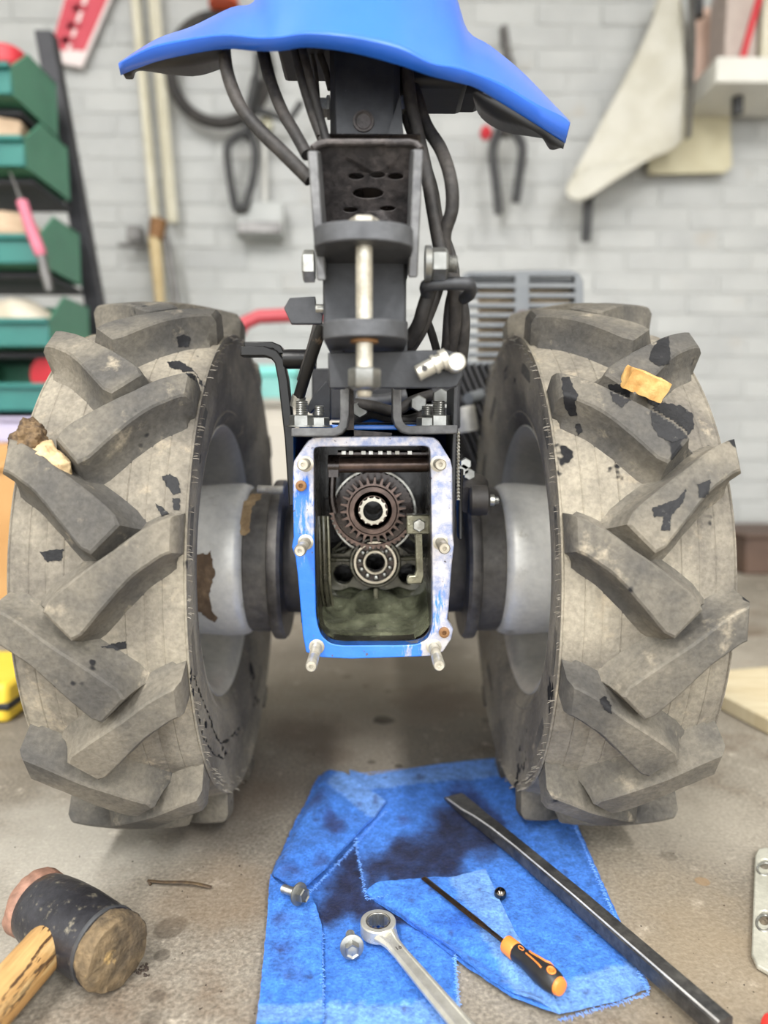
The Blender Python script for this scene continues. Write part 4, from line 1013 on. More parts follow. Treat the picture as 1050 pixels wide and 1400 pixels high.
# pry bar: square bar with a bevelled chisel tip
a, b_ = gnd(619, 1088, .012), gnd(990, 1418, .012); t, s, u = seg_frame(a, b_); L = (b_-a).length
pry = thing('pry_bar', 'long black steel pry bar lying across the right blue cloth', 'pry bar', tuple(gnd(800, 1245, .008)))
m = M(); secs = []
for d, w, h, zc, off in ((0, .0105, .0012, .0075, 0), (.006, .0108, .0022, .008, 0), (.035, .0100, .0035, .009, .0006), (.055, .0082, .0048, .011, .0018), (.085, .0072, .0058, .0125, .0018), (.12, .0068, .0062, .0130, .001), (L*.6, .0070, .0066, .0138, 0), (L, .0072, .0068, .0140, 0)):
    c = a+t*d+s*off; c.z = zc+.004; ch = min(w, h)*.22
    secs.append([c+s*x+V((0, 0, z)) for x, z in ((-w, -h+ch), (-w+ch, -h), (w-ch, -h), (w, -h+ch), (w, h-ch), (w-ch, h), (-w+ch, h), (-w, h-ch))])
bar(m, secs)
MT['pry'] = mk('black_oxide_steel', (74, 74, 75), (98, 96, 93), 40, 0.38, 0.6, 0.3, 160, spots=((112, 108, 104), 90, 0.68, 0.78), grit=.3)
obj('bar', m, 'pry', pry, smooth=25, label='black square steel bar')
MT['bare'] = mk('bare_steel_edge', (232, 230, 226), (190, 188, 184), 60, 0.3, 0.3, 0.05)
m = M(); m.tube([sec[5]+V((0, 0, .0001)) for sec in secs[1:]], .0007, 6)
obj('worn_edge', m, 'bare', pry, label='worn bright edge of the bar')

# screwdriver
sd = thing('screwdriver', 'small flat screwdriver with a black and orange handle on blue cloth', 'screwdriver', tuple(gnd(670, 1278, .0122)))
a, b_ = gnd(579, 1200, .0135), gnd(768, 1356, .018); b_.z = .0205; t, s, u = seg_frame(a, b_); L = (b_-a).length
MT['shaft'] = mk('browned_steel_shaft', (96, 74, 52), (70, 62, 56), 40, 0.3, 0.8, 0.1, 140, grit=.3)
MT['grip_black'] = mk('black_rubber_grip', (30, 30, 31), (40, 40, 41), 40, 0.42, 0, 0.1, 200)
MT['grip_orange'] = mk('orange_plastic', (232, 138, 62), (226, 128, 54), 30, 0.4, 0, 0.05)
ds = gnd(692, 1291, .018); Ls = (ds-a).length
m = M(); secs = []
for d, w, h in ((0, .0028, .0006), (.012, .0027, .0010), (Ls*.45, .0027, .0013), (Ls*.72, .0026, .0015), (Ls*.80, .0017, .0016), (Ls*1.02, .0016, .0016)):
    c = a+t*d; secs.append([c+s*cos(q)*w+u*sin(q)*h for q in [pi/4+i*pi/4 for i in range(8)]])
bar(m, secs); obj('shaft', m, 'shaft', sd, smooth=40, label='browned flat steel shaft')
hs = Ls; hl = L-hs
def scale_prof(pr): return [(hs+d*hl, r) for d, r in pr]
obj('collar', M().lathe(scale_prof([(0, .0048), (.01, .0064), (.17, .0066), (.19, .0060)]), a, t, 28), 'grip_orange', sd, label='orange collar')
grip = obj('handle', M().lathe(scale_prof([(.18, .0058), (.21, .0064), (.30, .0060), (.40, .0062), (.62, .0080), (.80, .0082), (.90, .0074), (.94, .0062)]), a, t, 28), 'grip_black', sd, label='black rubber grip')
obj('end_cap', M().lathe(scale_prof([(.91, .0056), (.95, .0062), (.99, .0054), (1.0, .0035)]), a, t, 28), 'grip_orange', sd, label='orange end cap')
def rr(d):
    pr = [(.18, .0058), (.21, .0064), (.30, .0060), (.40, .0062), (.62, .0080), (.80, .0082), (.90, .0074), (.94, .0062)]
    for (d0, r0), (d1, r1) in zip(pr, pr[1:]):
        if d0 <= d <= d1: return r0+(r1-r0)*(d-d0)/(d1-d0)
    return .006
def on_grip(d, ang): return a+t*(hs+d*hl)+(s*sin(ang)+u*cos(ang))*(rr(d)+.0001)
def stripe(path, r): return M().tube(spline([on_grip(*p) for p in path], 6), r, 8)
obj('orange_inlay', stripe([(.40, -1.25), (.39, -.5), (.44, -.32), (.58, -.28), (.68, -.35), (.72, -.6), (.74, -1.3)], .0008), 'grip_orange', grip)
obj('orange_inlay', stripe([(.40, .2), (.52, .30), (.66, .42), (.72, .5)], .0006), 'grip_orange', grip)
obj('orange_inlay', M().tube([on_grip(.84+.05*cos(q), .10+.30*sin(q)) for q in [2*pi*i/18 for i in range(18)]], .0007, 8, closed=True), 'grip_orange', grip)
obj('orange_inlay', M().lathe([(-.0002, .0016), (.0004, .0015)], on_grip(.84, .1), u, 14), 'grip_orange', grip)
obj('orange_inlay', M().tube([on_grip(.29+.045*cos(q), .02+.22*sin(q)) for q in [2*pi*i/14 for i in range(14)]], .0004, 6, closed=True), 'grip_orange', grip)

# steel ball
c = gnd(684, 1222, .0128); m = M(); r = .0052
m.lathe([(-r*cos(pi*i/16), max(.00005, r*sin(pi*i/16))) for i in range(17)], c+V((0, 0, 0)), (0, 0, 1), 28)
tag(obj('steel_ball', m, mk('dark_polished_steel', (120, 112, 104), (92, 86, 80), 30, 0.14, 1.0, 0.0), smooth=60), 'small polished steel ball on the right blue cloth', 'ball')

# ratchet ring spanner
zs = .0092
a, b_ = gnd(517, 1272, zs), gnd(640, 1418, zs); t, s, u = seg_frame(a, b_); L = (b_-a).length
wr = thing('ratchet_spanner', 'chrome ratchet ring spanner lying on the left blue cloth', 'spanner', tuple(gnd(565, 1320, .0056)))
R1 = .0138
head = M(); N_ = 96
outer = [(R1*cos(2*pi*i/N_), R1*sin(2*pi*i/N_)) for i in range(N_)]
fnh = lambda p, d: a + t*p[0] + s*p[1] + V((0, 0, d))
inner = []
for i in range(N_):
    k = (i*12/N_) % 1; inner.append(((.0068+.0018*abs(2*k-1))*cos(2*pi*i/N_), (.0068+.0018*abs(2*k-1))*sin(2*pi*i/N_)))
mid1 = [(.0089*cos(2*pi*i/N_), .0089*sin(2*pi*i/N_)) for i in range(N_)]
head.ring(outer, mid1, fnh, -.0022, .0082)
obj('ring_head', head, 'chrome', wr, bevel=.0010, smooth=30)
obj('ratchet_ring', M().ring(mid1 and [(p[0]*.985, p[1]*.985) for p in mid1], inner, fnh, -.002, .0078), MT['chrome_dark'] if 'chrome_dark' in MT else 'zinc', wr, smooth=25, label='toothed twelve-point ratchet ring')
obj('ring_groove', M().tube([fnh((.0092*cos(2*pi*i/48), .0092*sin(2*pi*i/48)), .0083) for i in range(48)], .00022, 6, closed=True), 'gear_dark', wr)
m = M(); secs = []
for d, w, h in ((R1*.80, .0100, .0036), (R1*1.1, .0082, .0032), (R1*1.6, .0062, .0029), (.034, .0058, .0028), (L*.6, .0066, .0030), (L, .0072, .0032)):
    c = a+t*d+V((0, 0, .003)); secs.append([c+s*x*w+V((0, 0, z*h)) for x, z in ((-1, -.3), (-.7, -1), (.7, -1), (1, -.3), (1, .3), (.72, .95), (.5, 1), (.4, .72), (-.4, .72), (-.5, 1), (-.72, .95), (-1, .3))])
bar(m, secs); obj('shank', m, 'chrome', wr, smooth=25)
def text(body, size, pos, tdir, sdir, mat, parent, name):
    cu = bpy.data.curves.new(name, 'FONT'); cu.body = body; cu.size = size; cu.extrude = .00012; cu.align_x = 'CENTER'; cu.align_y = 'CENTER'
    tmp = bpy.data.objects.new(name, cu); COL.objects.link(tmp); bpy.context.view_layer.update()
    me = bpy.data.meshes.new_from_object(tmp.evaluated_get(bpy.context.evaluated_depsgraph_get())); bpy.data.objects.remove(tmp)
    me.materials.clear(); me.materials.append(MT[mat]); me.name = name
    o = bpy.data.objects.new(name, me); COL.objects.link(o)
    Rm = Matrix((tdir, sdir, tdir.cross(sdir))).transposed().to_4x4()
    o.parent = parent; o.matrix_parent_inverse = Matrix.Identity(4)
    o.rotation_euler = Rm.to_euler(); o.location = V(pos)-WL[parent.name]; return o
text('19', .0050, a+t*.0295+V((0, 0, .0052)), -s, t, 'gear_dark', wr, 'engraved_number')

# two flanged bolts
def flange_bolt(hpos, d, label, L=.019):
    r = thing('flange_bolt', label, 'bolt', tuple(V((hpos.x, hpos.y, hpos.z))), 'zinc flange bolts')
    d = d.normalized()
    m = M(); m.lathe([(0, .0088), (.0012, .0088), (.002, .0070)], hpos, -d, 28); m.lathe([(.001, .0058), (.0072, .0058), (.0082, .0050), (.0074, .0036), (.0076, .001)], hpos, -d, 6)
    obj('head', m, 'zinc_bright', r, smooth=25)
    m = M(); thread(m, hpos, d, .0036, 0, L, .0013); obj('shank', m, 'zinc', r, smooth=30)
h = gnd(481, 1294, .0052+.0092); flange_bolt(h, gnd(478, 1272, .0092)-h, 'zinc flange bolt lying beside the ring of the spanner')
h = gnd(408, 1222, .0085+.011); flange_bolt(h, gnd(384, 1214, .016)-h, 'zinc flange bolt lying on the fold of the left blue cloth', .018)

# hide mallet
hr = .0275
ma = gnd(57, 1240, hr); mb = gnd(144, 1293, hr); t = (mb-ma); t.z = 0; L = t.length; t.normalize()
mal = thing('hide_mallet', 'black-headed mallet with a pale wooden handle and brown hide face', 'mallet', (ma.x+t.x*L/2, ma.y+t.y*L/2, 0))
MT['mal_black'] = mk('worn_black_mallet_iron', (42, 42, 47), (62, 62, 67), 14, 0.34, 0.3, 0.3, 160, spots=((128, 122, 108), 150, 0.56, 0.70), spots2=((124, 117, 104), 13, 0.56, 0.74), grit=.25)
MT['hide'] = mk('battered_rawhide', (116, 98, 72), (84, 72, 56), 40, 0.85, 0, 0.9, 130, spots=((176, 146, 94), 50, 0.58, 0.68), bdist=.004, grit=.45)
MT['copper'] = mk('dull_copper_hide', (160, 122, 104), (130, 96, 80), 26, 0.6, 0.1, 0.6, 120, grit=.3)
MT['wood'] = mk('ash_handle_wood', (164, 120, 68), (192, 156, 102), 24, 0.55, 0, 0.3, 300, stretch=(.14, 1, 1), spots=((78, 54, 32), 210, 0.575, 0.61, 3), spots2=((206, 178, 128), 60, 0.55, 0.7), grit=.2)
q = hr/.0362
o = obj('head', M().lathe([(0, .0315*q), (.001, .0328*q), (.008, .0345*q), (L*.3, .0362*q), (L*.55, .0366*q), (L*.85, .0352*q), (L*.96, .0342*q), (L, .0346*q), (L+.001, .034*q), (L+.0012, .031*q)], ma, t, 64), 'mal_black', mal, label='worn black cast head')
obj('rolled_rim', M().lathe([(L-.003, .0345*q), (L-.001, .0354*q), (L+.001, .0350*q), (L+.001, .034*q)], ma, t, 64, caps=False), 'lug_iron', mal)
def rough_disc(d0, d1, r0, r1, amp, n=56):
    m = M()
    rings = [(d0, r0), (d0+(d1-d0)*.4, r1), (d0+(d1-d0)*.8, r1*1.01), (d1, r1*.95), (d1+(d1-d0)*.06, r1*.7), (d1+(d1-d0)*.08, r1*.4), (d1+(d1-d0)*.06, .0005)]
    m.lathe(rings, ma, t, n)
    for p in m.v:
        k = noise.noise(p*70)*amp+noise.noise(p*190)*amp*.6; p += (p-(ma+t*(p-ma).dot(t))).normalized()*k + t*noise.noise(p*120+V((3, 3, 3)))*amp*.8
    return m
obj('hide_face', rough_disc(L-.002, L+.015, .0325*q, .0340*q, .0018), 'hide', mal, smooth=50, label='battered brown hide face')
obj('copper_face', rough_disc(.004, -.012, .0300*q, .0328*q, .0018), 'copper', mal, smooth=50, label='mushroomed copper-brown face')
mid = ma+t*(L*.44)
hd = gnd(0, 1390, .02)-gnd(62, 1304, .03); hd.z = 0; hd.normalize()
P0 = mid+hd*.022
hdl = obj('handle', M().lathe([(0, .0150), (.003, .0158), (.03, .0157), (.10, .0155), (.20, .0150), (.205, .013)], (0, 0, 0), (1, 0, 0), 32), 'wood', mal, smooth=50, origin=(0, 0, 0), label='pale ash handle with dark grain')
hdl.location = P0-WL[mal.name]
hdl.rotation_euler = Euler((0, math.asin(.064), atan2(hd.y, hd.x)))

# rusty twig of wire, dark crumbs
m = M(); P_ = [gnd(x, y, z) for x, y, z in ((202, 1204, .003), (225, 1206, .004), (248, 1206, .005), (268, 1208, .005), (289, 1213, .003))]
m.tube(spline(P_, 5), [.0016]*20+[.0014], 7, flat=.6)
m.tube([gnd(203, 1204, .003), gnd(206, 1210, .001)], .0012, 6)
tag(obj('rusty_pin', m, mk('rusty_pin_steel', (104, 86, 62), (74, 60, 48), 120, 0.6, 0.3, 0.5, 200), smooth=40), 'thin bent rusty pin lying on bare concrete near the mallet', 'pin')

# zinc bracket plate on the right, running out of the picture
pl = thing('slotted_plate', 'pale zinc bracket plate with slots on the concrete by the right picture edge', 'plate', tuple(gnd(1050, 1260)))
def oval(cx, cy, rx, ry, n=20): return circ((cx, cy), rx, n, ry)
outl = [(1032, 1176), (1036, 1167), (1046, 1165), (1110, 1172), (1118, 1185), (1112, 1340), (1100, 1352), (1062, 1345), (1048, 1335), (1034, 1327), (1027, 1312), (1029, 1250)]
sl = [oval(1046, 1188, 8, 7), oval(1045, 1262, 8, 10), oval(1092, 1194, 8, 7), oval(1090, 1270, 8, 10)]
MT['zplate'] = mk('yellowish_zinc_plate', (206, 204, 190), (186, 184, 170), 30, 0.42, 0.4, 0.15, 200, grit=.12)
obj('plate_body', M().plate(fpoly(outl), [fpoly(h) for h in sl], FXY, .0008, .005), 'zplate', pl, bevel=.0012)
for (cx, cy) in ((1046, 1188), (1045, 1262), (1092, 1194), (1090, 1270)):
    obj('slot_rim', M().tube([gnd(x, y, .0052) for x, y in oval(cx, cy, 10.5, 11 if cy > 1230 else 8.5, 28)], .0011, 8, closed=True), 'zinc', pl)
a = gnd(1053, 1401, .008); d = (gnd(1110, 1440, .008)-a).normalized()
rh = thing('red_tool', 'red plastic tool handle poking in at the bottom right corner', 'tool', (a.x, a.y, 0))
obj('grip', M().lathe([(-.004, .003), (-.0035, .0055), (0, .0072), (.03, .0076), (.06, .0066)], a, d, 24), mk('red_plastic', (206, 60, 50), (196, 50, 44), 20, 0.4), rh, label='red plastic grip')
obj('shaft', M().lathe([(.058, .0025), (.13, .0025)], a, d, 12), 'zinc', rh)

# lump of dried earth wedged on the left tyre, wood chip on the right one
def blob(c, dims, rot, seed, amp, sub=4, box=False, f=60):
    bm = bmesh.new()
    if box:
        bmesh.ops.create_cube(bm, size=1); bmesh.ops.subdivide_edges(bm, edges=bm.edges, cuts=9, use_grid_fill=True)
    else: bmesh.ops.create_icosphere(bm, subdivisions=sub, radius=.5)
    R_ = Euler(rot).to_matrix(); m = M(); vs = []
    for v in bm.verts:
        p = V((v.co.x*dims[0], v.co.y*dims[1], v.co.z*dims[2]))
        n_ = v.normal; k = noise.fractal(p*f+V((seed, seed, 0)), 1, 2, 4)*amp
        vs.append(V(c)+R_ @ (p+n_*k))
    m.add(vs, [tuple(v.index for v in fc.verts) for fc in bm.faces]); bm.free(); return m
def tyre_pt(cx, dx, ang, r): a_ = radians(ang); return V((cx+dx, AX.y-r*cos(a_), AX.z+r*sin(a_)))
clod = thing('mud_clod', 'crusty lump of dried earth wedged between the left tyre lugs', 'mud', tuple(tyre_pt(-.2, -.045, 27, .245)))
obj('pale_crust', blob(tyre_pt(-.204, -.034, 25.5, .246), (.046, .024, .034), (radians(20), radians(42), radians(-20)), 3, .0045, 5, f=90), mk('pale_dry_clay', (206, 182, 140), (170, 142, 104), 90, 0.95, 0, 0.9, 200), clod, smooth=50, label='pale crusty clay')
obj('dark_crust', blob(tyre_pt(-.204, -.050, 29.5, .250), (.026, .020, .034), (0, radians(10), radians(20)), 8, .0055, 5, f=110), mk('dark_crumbly_earth', (120, 98, 70), (64, 50, 38), 110, 0.95, 0, 1.0, 240), clod, smooth=50, label='dark crumbly earth')
wc = at(881, 525, .546)
tag(obj('wood_chip', blob(wc, (.033, .014, .016), (radians(20), radians(20), radians(8)), 5, .0012, box=True, f=130), mk('splintered_pale_wood', (212, 176, 112), (184, 136, 74), 60, 0.85, 0, 0.6, 160), smooth=40), 'broken chip of pale wood resting on the right tyre', 'wood chip')

# ================================================================== ALONG THE BACK WALL
WY_ = 2.585                       # face of the bricks
MT['bin_green'] = mk('green_bin_plastic', (66, 122, 98), (78, 134, 108), 8, 0.45, 0, 0.05)
MT['bin_teal'] = mk('teal_bin_lip', (28, 100, 94), (38, 112, 104), 8, 0.4, 0, 0.05)
MT['rack'] = mk('dark_rack_steel', (44, 44, 48), (58, 58, 62), 12, 0.55, 0.2, 0.1)
MT['card'] = mk('pale_cardboard', (196, 172, 146), (178, 152, 126), 14, 0.85, 0, 0.2)
MT['paper'] = mk('crumpled_paper', (204, 196, 180), (184, 172, 152), 18, 0.85, 0, 0.5, 60)
MT['faded_red'] = mk('faded_red_print', (200, 76, 90), (192, 66, 80), 14, 0.5)
MT['red'] = mk('red_plastic_old', (200, 46, 58), (188, 40, 52), 14, 0.45)
MT['pink'] = mk('faded_pink_grip', (198, 112, 132), (188, 100, 120), 14, 0.5)
MT['grey_steel'] = mk('grey_tool_steel', (120, 118, 116), (98, 96, 95), 20, 0.4, 0.5)
MT['cream_wood'] = mk('cream_painted_wood', (208, 203, 184), (196, 190, 168), 12, 0.6, 0, 0.2)
MT['tan_wood'] = mk('varnished_tan_wood', (200, 180, 138), (188, 166, 122), 12, 0.5, 0, 0.2)
MT['dark_tool'] = mk('dark_tool_steel', (46, 46, 48), (66, 66, 66), 16, 0.5, 0.3)
MT['canvas'] = mk('cream_canvas', (198, 195, 184), (186, 182, 168), 9, 0.9, 0, 0.3, 120)
MT['beige'] = mk('beige_cabinet_paint', (206, 200, 188), (196, 190, 178), 5, 0.6, 0, 0.1)

rack = thing('bin_rack', 'dark steel rack leaning at the left with green storage bins on it', 'rack', (-.9, 1.9, 0))
top_, bot_ = at(58, 40, 1.9), at(136, 470, 1.9)
dirp = (bot_-top_); foot = bot_+dirp*(bot_.z/-dirp.z)
upp = top_
wv = V((.045, 0, 0))
for off in (V((0, 0, 0)), V((-.42, 0, 0))):
    a, b_ = upp+off, foot+off
    m = M(); m.add([a-wv/2, a+wv/2, b_+wv/2, b_-wv/2]+[p+V((0, .04, 0)) for p in (a-wv/2, a+wv/2, b_+wv/2, b_-wv/2)], [(0, 1, 2, 3), (7, 6, 5, 4), (0, 4, 5, 1), (1, 5, 6, 2), (2, 6, 7, 3), (3, 7, 4, 0)])
    obj('post', m, 'rack', rack, bevel=.004)
corner = [(20, 132), (38, 230), (57, 362), (72, 475), (88, 562)]
def bin_(fr, w=.24, d=.215, hb=.125, hf=.055):
    x1 = fr.x; x0 = fr.x-w; y0 = fr.y; y1 = y0+d; z = fr.z; tk = .005
    m = M()
    side = [(y0, z), (y1, z), (y1, z+hb), (y0+.075, z+hb), (y0-.012, z+hf)]
    for xa_ in (x0, x1-tk): m.plate(side, [], FYZ, xa_, xa_+tk)
    m.box(((x0+x1)/2, (y0+y1)/2, z+tk/2), (w, d, tk)); m.box(((x0+x1)/2, y1-tk/2, z+hb/2), (w, tk, hb)); return m, (x0, x1, y0, y1, z)
bin_names = ['top green storage bin of the rack, holding a red lid', 'second green storage bin from the top, holding a cardboard packet', 'third green storage bin from the top, holding a crumpled paper parcel', 'fourth green storage bin from the top, holding a pale paper bundle', 'lowest green storage bin of the rack just above the tyre']
for i, (cx, cy) in enumerate(corner):
    fr = at(cx, cy, 1.62); m, (x0, x1, y0, y1, z) = bin_(fr)
    r = thing('storage_bin', bin_names[i], 'bin', ((x0+x1)/2, (y0+y1)/2, z), 'green storage bins on the rack')
    obj('bin_body', m, 'bin_green', r, bevel=.002)
    obj('front_lip', M().box(((x0+x1)/2, y0-.006, z+.0275), (.238, .012, .055)).box(((x0+x1)/2, y0-.014, z+.055), (.24, .02, .012)), 'bin_teal', r, bevel=.003, label='teal front lip')
    # the shelf rail it hangs on
    obj('rail', M().box(((x0+x1)/2-.06, y1+.022, z+.05), (.30, .03, .04)).box(((x0+x1)/2-.02, y1-.07, z-.012), (.26, .2, .014)), 'rack', rack, bevel=.003)
    cc = V((x1-.075, (y0+y1)/2-.02, z+.055))
    if i == 0: tag(obj('jar_lid', M().lathe([(0, .04), (.03, .042), (.036, .036), (.037, .002)], cc+V((.02, 0, .045)), (0, 0, 1), 28).lathe([(-.09, .034), (0, .036)], cc+V((.02, 0, .045)), (0, 0, 1), 28), 'red'), 'red lidded jar standing in the top green bin', 'jar')
    if i == 1: tag(obj('cardboard_packet', M().box(cc+V((-.03, 0, .02)), (.12, .10, .11), Euler((.1, .1, .2))), 'card', bevel=.006), 'pinkish cardboard packet standing in the second green bin', 'packet')
    if i == 2: tag(obj('paper_parcel', blob(cc+V((-.03, .0, .02)), (.17, .13, .12), (.2, .1, .3), 2, .010, 4, f=14), 'card', smooth=30), 'tan crumpled parcel heaped in the third green bin', 'parcel')
    if i == 3: tag(obj('paper_bundle', blob(cc+V((-.03, .0, .01)), (.17, .13, .11), (.1, .3, .1), 6, .011, 4, f=14), 'paper', smooth=30), 'pale crumpled paper bundle in the fourth green bin', 'parcel')
    if i == 4: tag(obj('tape_reel', M().lathe([(-.02, .02), (-.02, .042), (.02, .042), (.02, .02)], cc+V((.02, -.02, .03)), (.3, 1, 0), 28), 'red'), 'red reel lying in the lowest green bin', 'reel')
sc_ = thing('snips', 'grey snips with a faded pink grip hanging in front of the third green bin', 'snips', tuple(at(45, 390, 1.57)))
obj('blades', M().tube([at(14, 236, 1.57), at(30, 275, 1.57)], [.003, .008], 10, flat=.5), 'grey_steel', sc_)
obj('grip', M().tube(spline([at(30, 275, 1.57), at(42, 312, 1.57), at(57, 350, 1.57)], 5), [.012]*5+[.013]*5+[.010], 12), 'pink', sc_, label='faded pink grip')
obj('lower_handle', M().tube([at(57, 350, 1.57), at(62, 375, 1.57), at(68, 398, 1.57)], [.010, .011, .008], 12), 'grey_steel', sc_)
ob = at(32, 600, 1.55)
tag(obj('orange_crate', M().box((ob.x-.16, 1.62, .19), (.32, .2, .38)).box((ob.x-.16, 1.515, .33), (.30, .012, .02)), mk('orange_crate_plastic', (190, 146, 92), (180, 134, 80), 8, .6), bevel=.01), 'tan-orange crate on the floor below the bin rack', 'crate')
tag(obj('lilac_tray', M().box((ob.x-.12, 1.62, .403), (.40, .2, .046)).box((ob.x-.12, 1.62, .43), (.42, .22, .008)), mk('lilac_tray_plastic', (188, 180, 204), (178, 170, 194), 8, .5), bevel=.006), 'shallow lilac tray on top of the orange crate', 'tray')

# red and white strip, props and tools hung on the wall
bn = thing('red_banner', 'slanting red and white strip fixed high on the white brick wall', 'sign', tuple(at(105, 60, 2.56)))
B_Y = 2.575
obj('panel', M().plate(pxy([(96, -40), (168, -40), (112, 92), (66, 82)], B_Y), [], FXZ, B_Y, B_Y+.006), mk('white_vinyl', (226, 214, 212), (218, 204, 202), 10, .5), bn)
obj('red_stripe', M().plate(pxy([(100, -40), (126, -40), (90, 70), (70, 66)], B_Y), [], FXZ, B_Y-.002, B_Y), 'faded_red', bn)
obj('red_stripe', M().plate(pxy([(134, -40), (164, -40), (116, 70), (96, 68)], B_Y), [], FXZ, B_Y-.002, B_Y), 'faded_red', bn)
for (x, y) in ((116, -12), (108, 12), (100, 36), (92, 56)):
    obj('red_mark', M().plate(pxy([(x-6, y-5), (x+12, y-5), (x+8, y+4), (x-9, y+4)], B_Y), [], FXZ, B_Y-.002, B_Y), 'faded_red', bn)
def pole(name, a, b_, r, mat, label, cat, flat=.6):
    return tag(obj(name, M().tube([a, a.lerp(b_, .5), b_], r, 14, flat=flat), mat, smooth=50), label, cat)
fl = at(252, 740, 2.5); fl.z = 0.0
pole('wooden_pole', at(180, -60, 2.55), fl, [.024, .024, .018], 'cream_wood', 'long cream wooden pole leaning on the wall, left of two', 'pole')
tag(obj('wooden_batten', M().tube([at(208, -30, 2.54), at(236, 305, 2.54)], .02, 4).tube([at(214, 30, 2.545), at(205, 30, 2.545)], .008, 8), 'cream_wood', smooth=30, bevel=.003), 'short cream batten hung beside the long wooden pole', 'batten')
hk = thing('tan_handle', 'tan wooden tool handle with a grey socket hanging below the batten', 'tool', tuple(at(214, 430, 2.45)))
obj('handle', M().tube([at(211, 322, 2.45), at(215, 370, 2.45), at(220, 432, 2.45)], [.02, .019, .014], 14), 'tan_wood', hk)
obj('nail', M().tube([at(219, 306, 2.45), at(222, 308, 2.62)], .006, 8), 'dark_tool', hk)
obj('socket', M().tube([at(217, 300, 2.45), at(213, 326, 2.45)], [.028, .024], 16), 'rust_plug', hk)
obj('shadow_rod', M().tube([at(226, 322, 2.47), at(244, 436, 2.47)], .012, 12), 'grey_steel', hk)  # grey rod standing in for a shadow line beside the handle
tag(obj('wall_bracket', M().box(at(186, 322, 2.56), (.05, .05, .05)).box(at(190, 336, 2.54), (.14, .03, .012)), 'grey_steel', bevel=.004), 'small grey bracket on the wall behind the long pole', 'bracket')
c = at(300, 96, 2.54); tag(obj('drive_belt', M().tube([c+V((.165*cos(q), 0, .17*sin(q))) for q in [2*pi*i/40 for i in range(40)]], .020, 10, closed=True), 'hose', smooth=60), 'round black rubber belt hanging on the white wall', 'belt')
t_ = thing('locking_pliers', 'dark long pliers hanging under the left side of the blue cover', 'pliers', tuple(at(330, 290, 2.5)))
obj('jaws', M().tube(spline([at(352, 75, 2.5), at(350, 110, 2.5), at(342, 150, 2.5), at(338, 190, 2.5)], 5), [.02]*5+[.034]*5+[.03]*5+[.026], 14, flat=.5), 'dark_tool', t_)
obj('handle', M().tube(spline([at(334, 180, 2.5), at(312, 198, 2.5), at(314, 240, 2.5), at(322, 286, 2.5)], 5), .014, 12), 'dark_tool', t_)
obj('handle', M().tube(spline([at(340, 180, 2.5), at(349, 205, 2.5), at(346, 245, 2.5), at(334, 286, 2.5)], 5), .014, 12), 'dark_tool', t_)
obj('end_loop', M().tube([at(320, 284, 2.5), at(336, 284, 2.5)], .016, 12), 'dark_tool', t_)
obj('adjuster', M().lathe([(-.02, .012), (-.015, .022), (.015, .022), (.02, .012)], at(365, 172, 2.5), (0, 1, 0), 20), 'brass', t_, label='yellowish adjusting knob')
obj('hook', M().tube([at(352, 80, 2.5), at(352, 80, 2.62)], .008, 8), 'dark_tool', t_)
obj('crossbar', M().tube([at(352, 150, 2.5), at(395, 165, 2.5), at(412, 140, 2.5)], .012, 12), 'dark_tool', t_)
sb = thing('socket_box', 'grey electrical box on the white wall left of the tractor column', 'box', tuple(at(357, 325, 2.55)))
c = at(357, 302, 2.55); obj('box_body', M().box(c, (.165, .07, .115)), mk('grey_box_plastic', (172, 174, 172), (164, 166, 164), 8, .5), sb, bevel=.008)
obj('box_flap', M().box(c+V((0, -.04, -.035)), (.15, .012, .04)), 'grey_steel', sb, bevel=.004)
obj('conduit', M().tube([at(362, 278, 2.56), at(361, 60, 2.56)], .009, 10), 'plaster', sb)
t_ = thing('hanging_shears', 'dark two-legged shears hanging on the wall right of the column', 'shears', tuple(at(695, 290, 2.5)))
obj('head', M().tube(spline([at(688, 40, 2.5), at(694, 90, 2.5), at(694, 140, 2.5), at(692, 186, 2.5)], 5), [.03]*5+[.045]*5+[.04]*5+[.03], 14, flat=.5), 'grey_steel', t_)
obj('handle', M().tube(spline([at(684, 175, 2.5), at(674, 205, 2.5), at(678, 250, 2.5), at(682, 292, 2.5)], 5), .016, 12), 'dark_tool', t_)
obj('handle', M().tube(spline([at(700, 175, 2.5), at(714, 200, 2.5), at(710, 240, 2.5), at(705, 276, 2.5)], 5), .016, 12), 'dark_tool', t_)
obj('hook', M().tube([at(690, 44, 2.5), at(690, 44, 2.62)], .008, 8), 'dark_tool', t_)
obj('red_grip', M().lathe([(-.02, .012), (0, .022), (.02, .012)], at(664, 182, 2.5), (0, 0, 1), 16), 'red', t_, label='small red end')
tag(obj('orange_funnel', M().lathe([(0, .05), (.03, .045), (.07, .012), (.12, .010)], at(306, 8, 2.5), (0, 0, 1), 24), mk('orange_red_plastic', (216, 96, 62), (206, 86, 54), 10, .45)), 'orange-red funnel hanging at the top behind the blue cover', 'funnel')

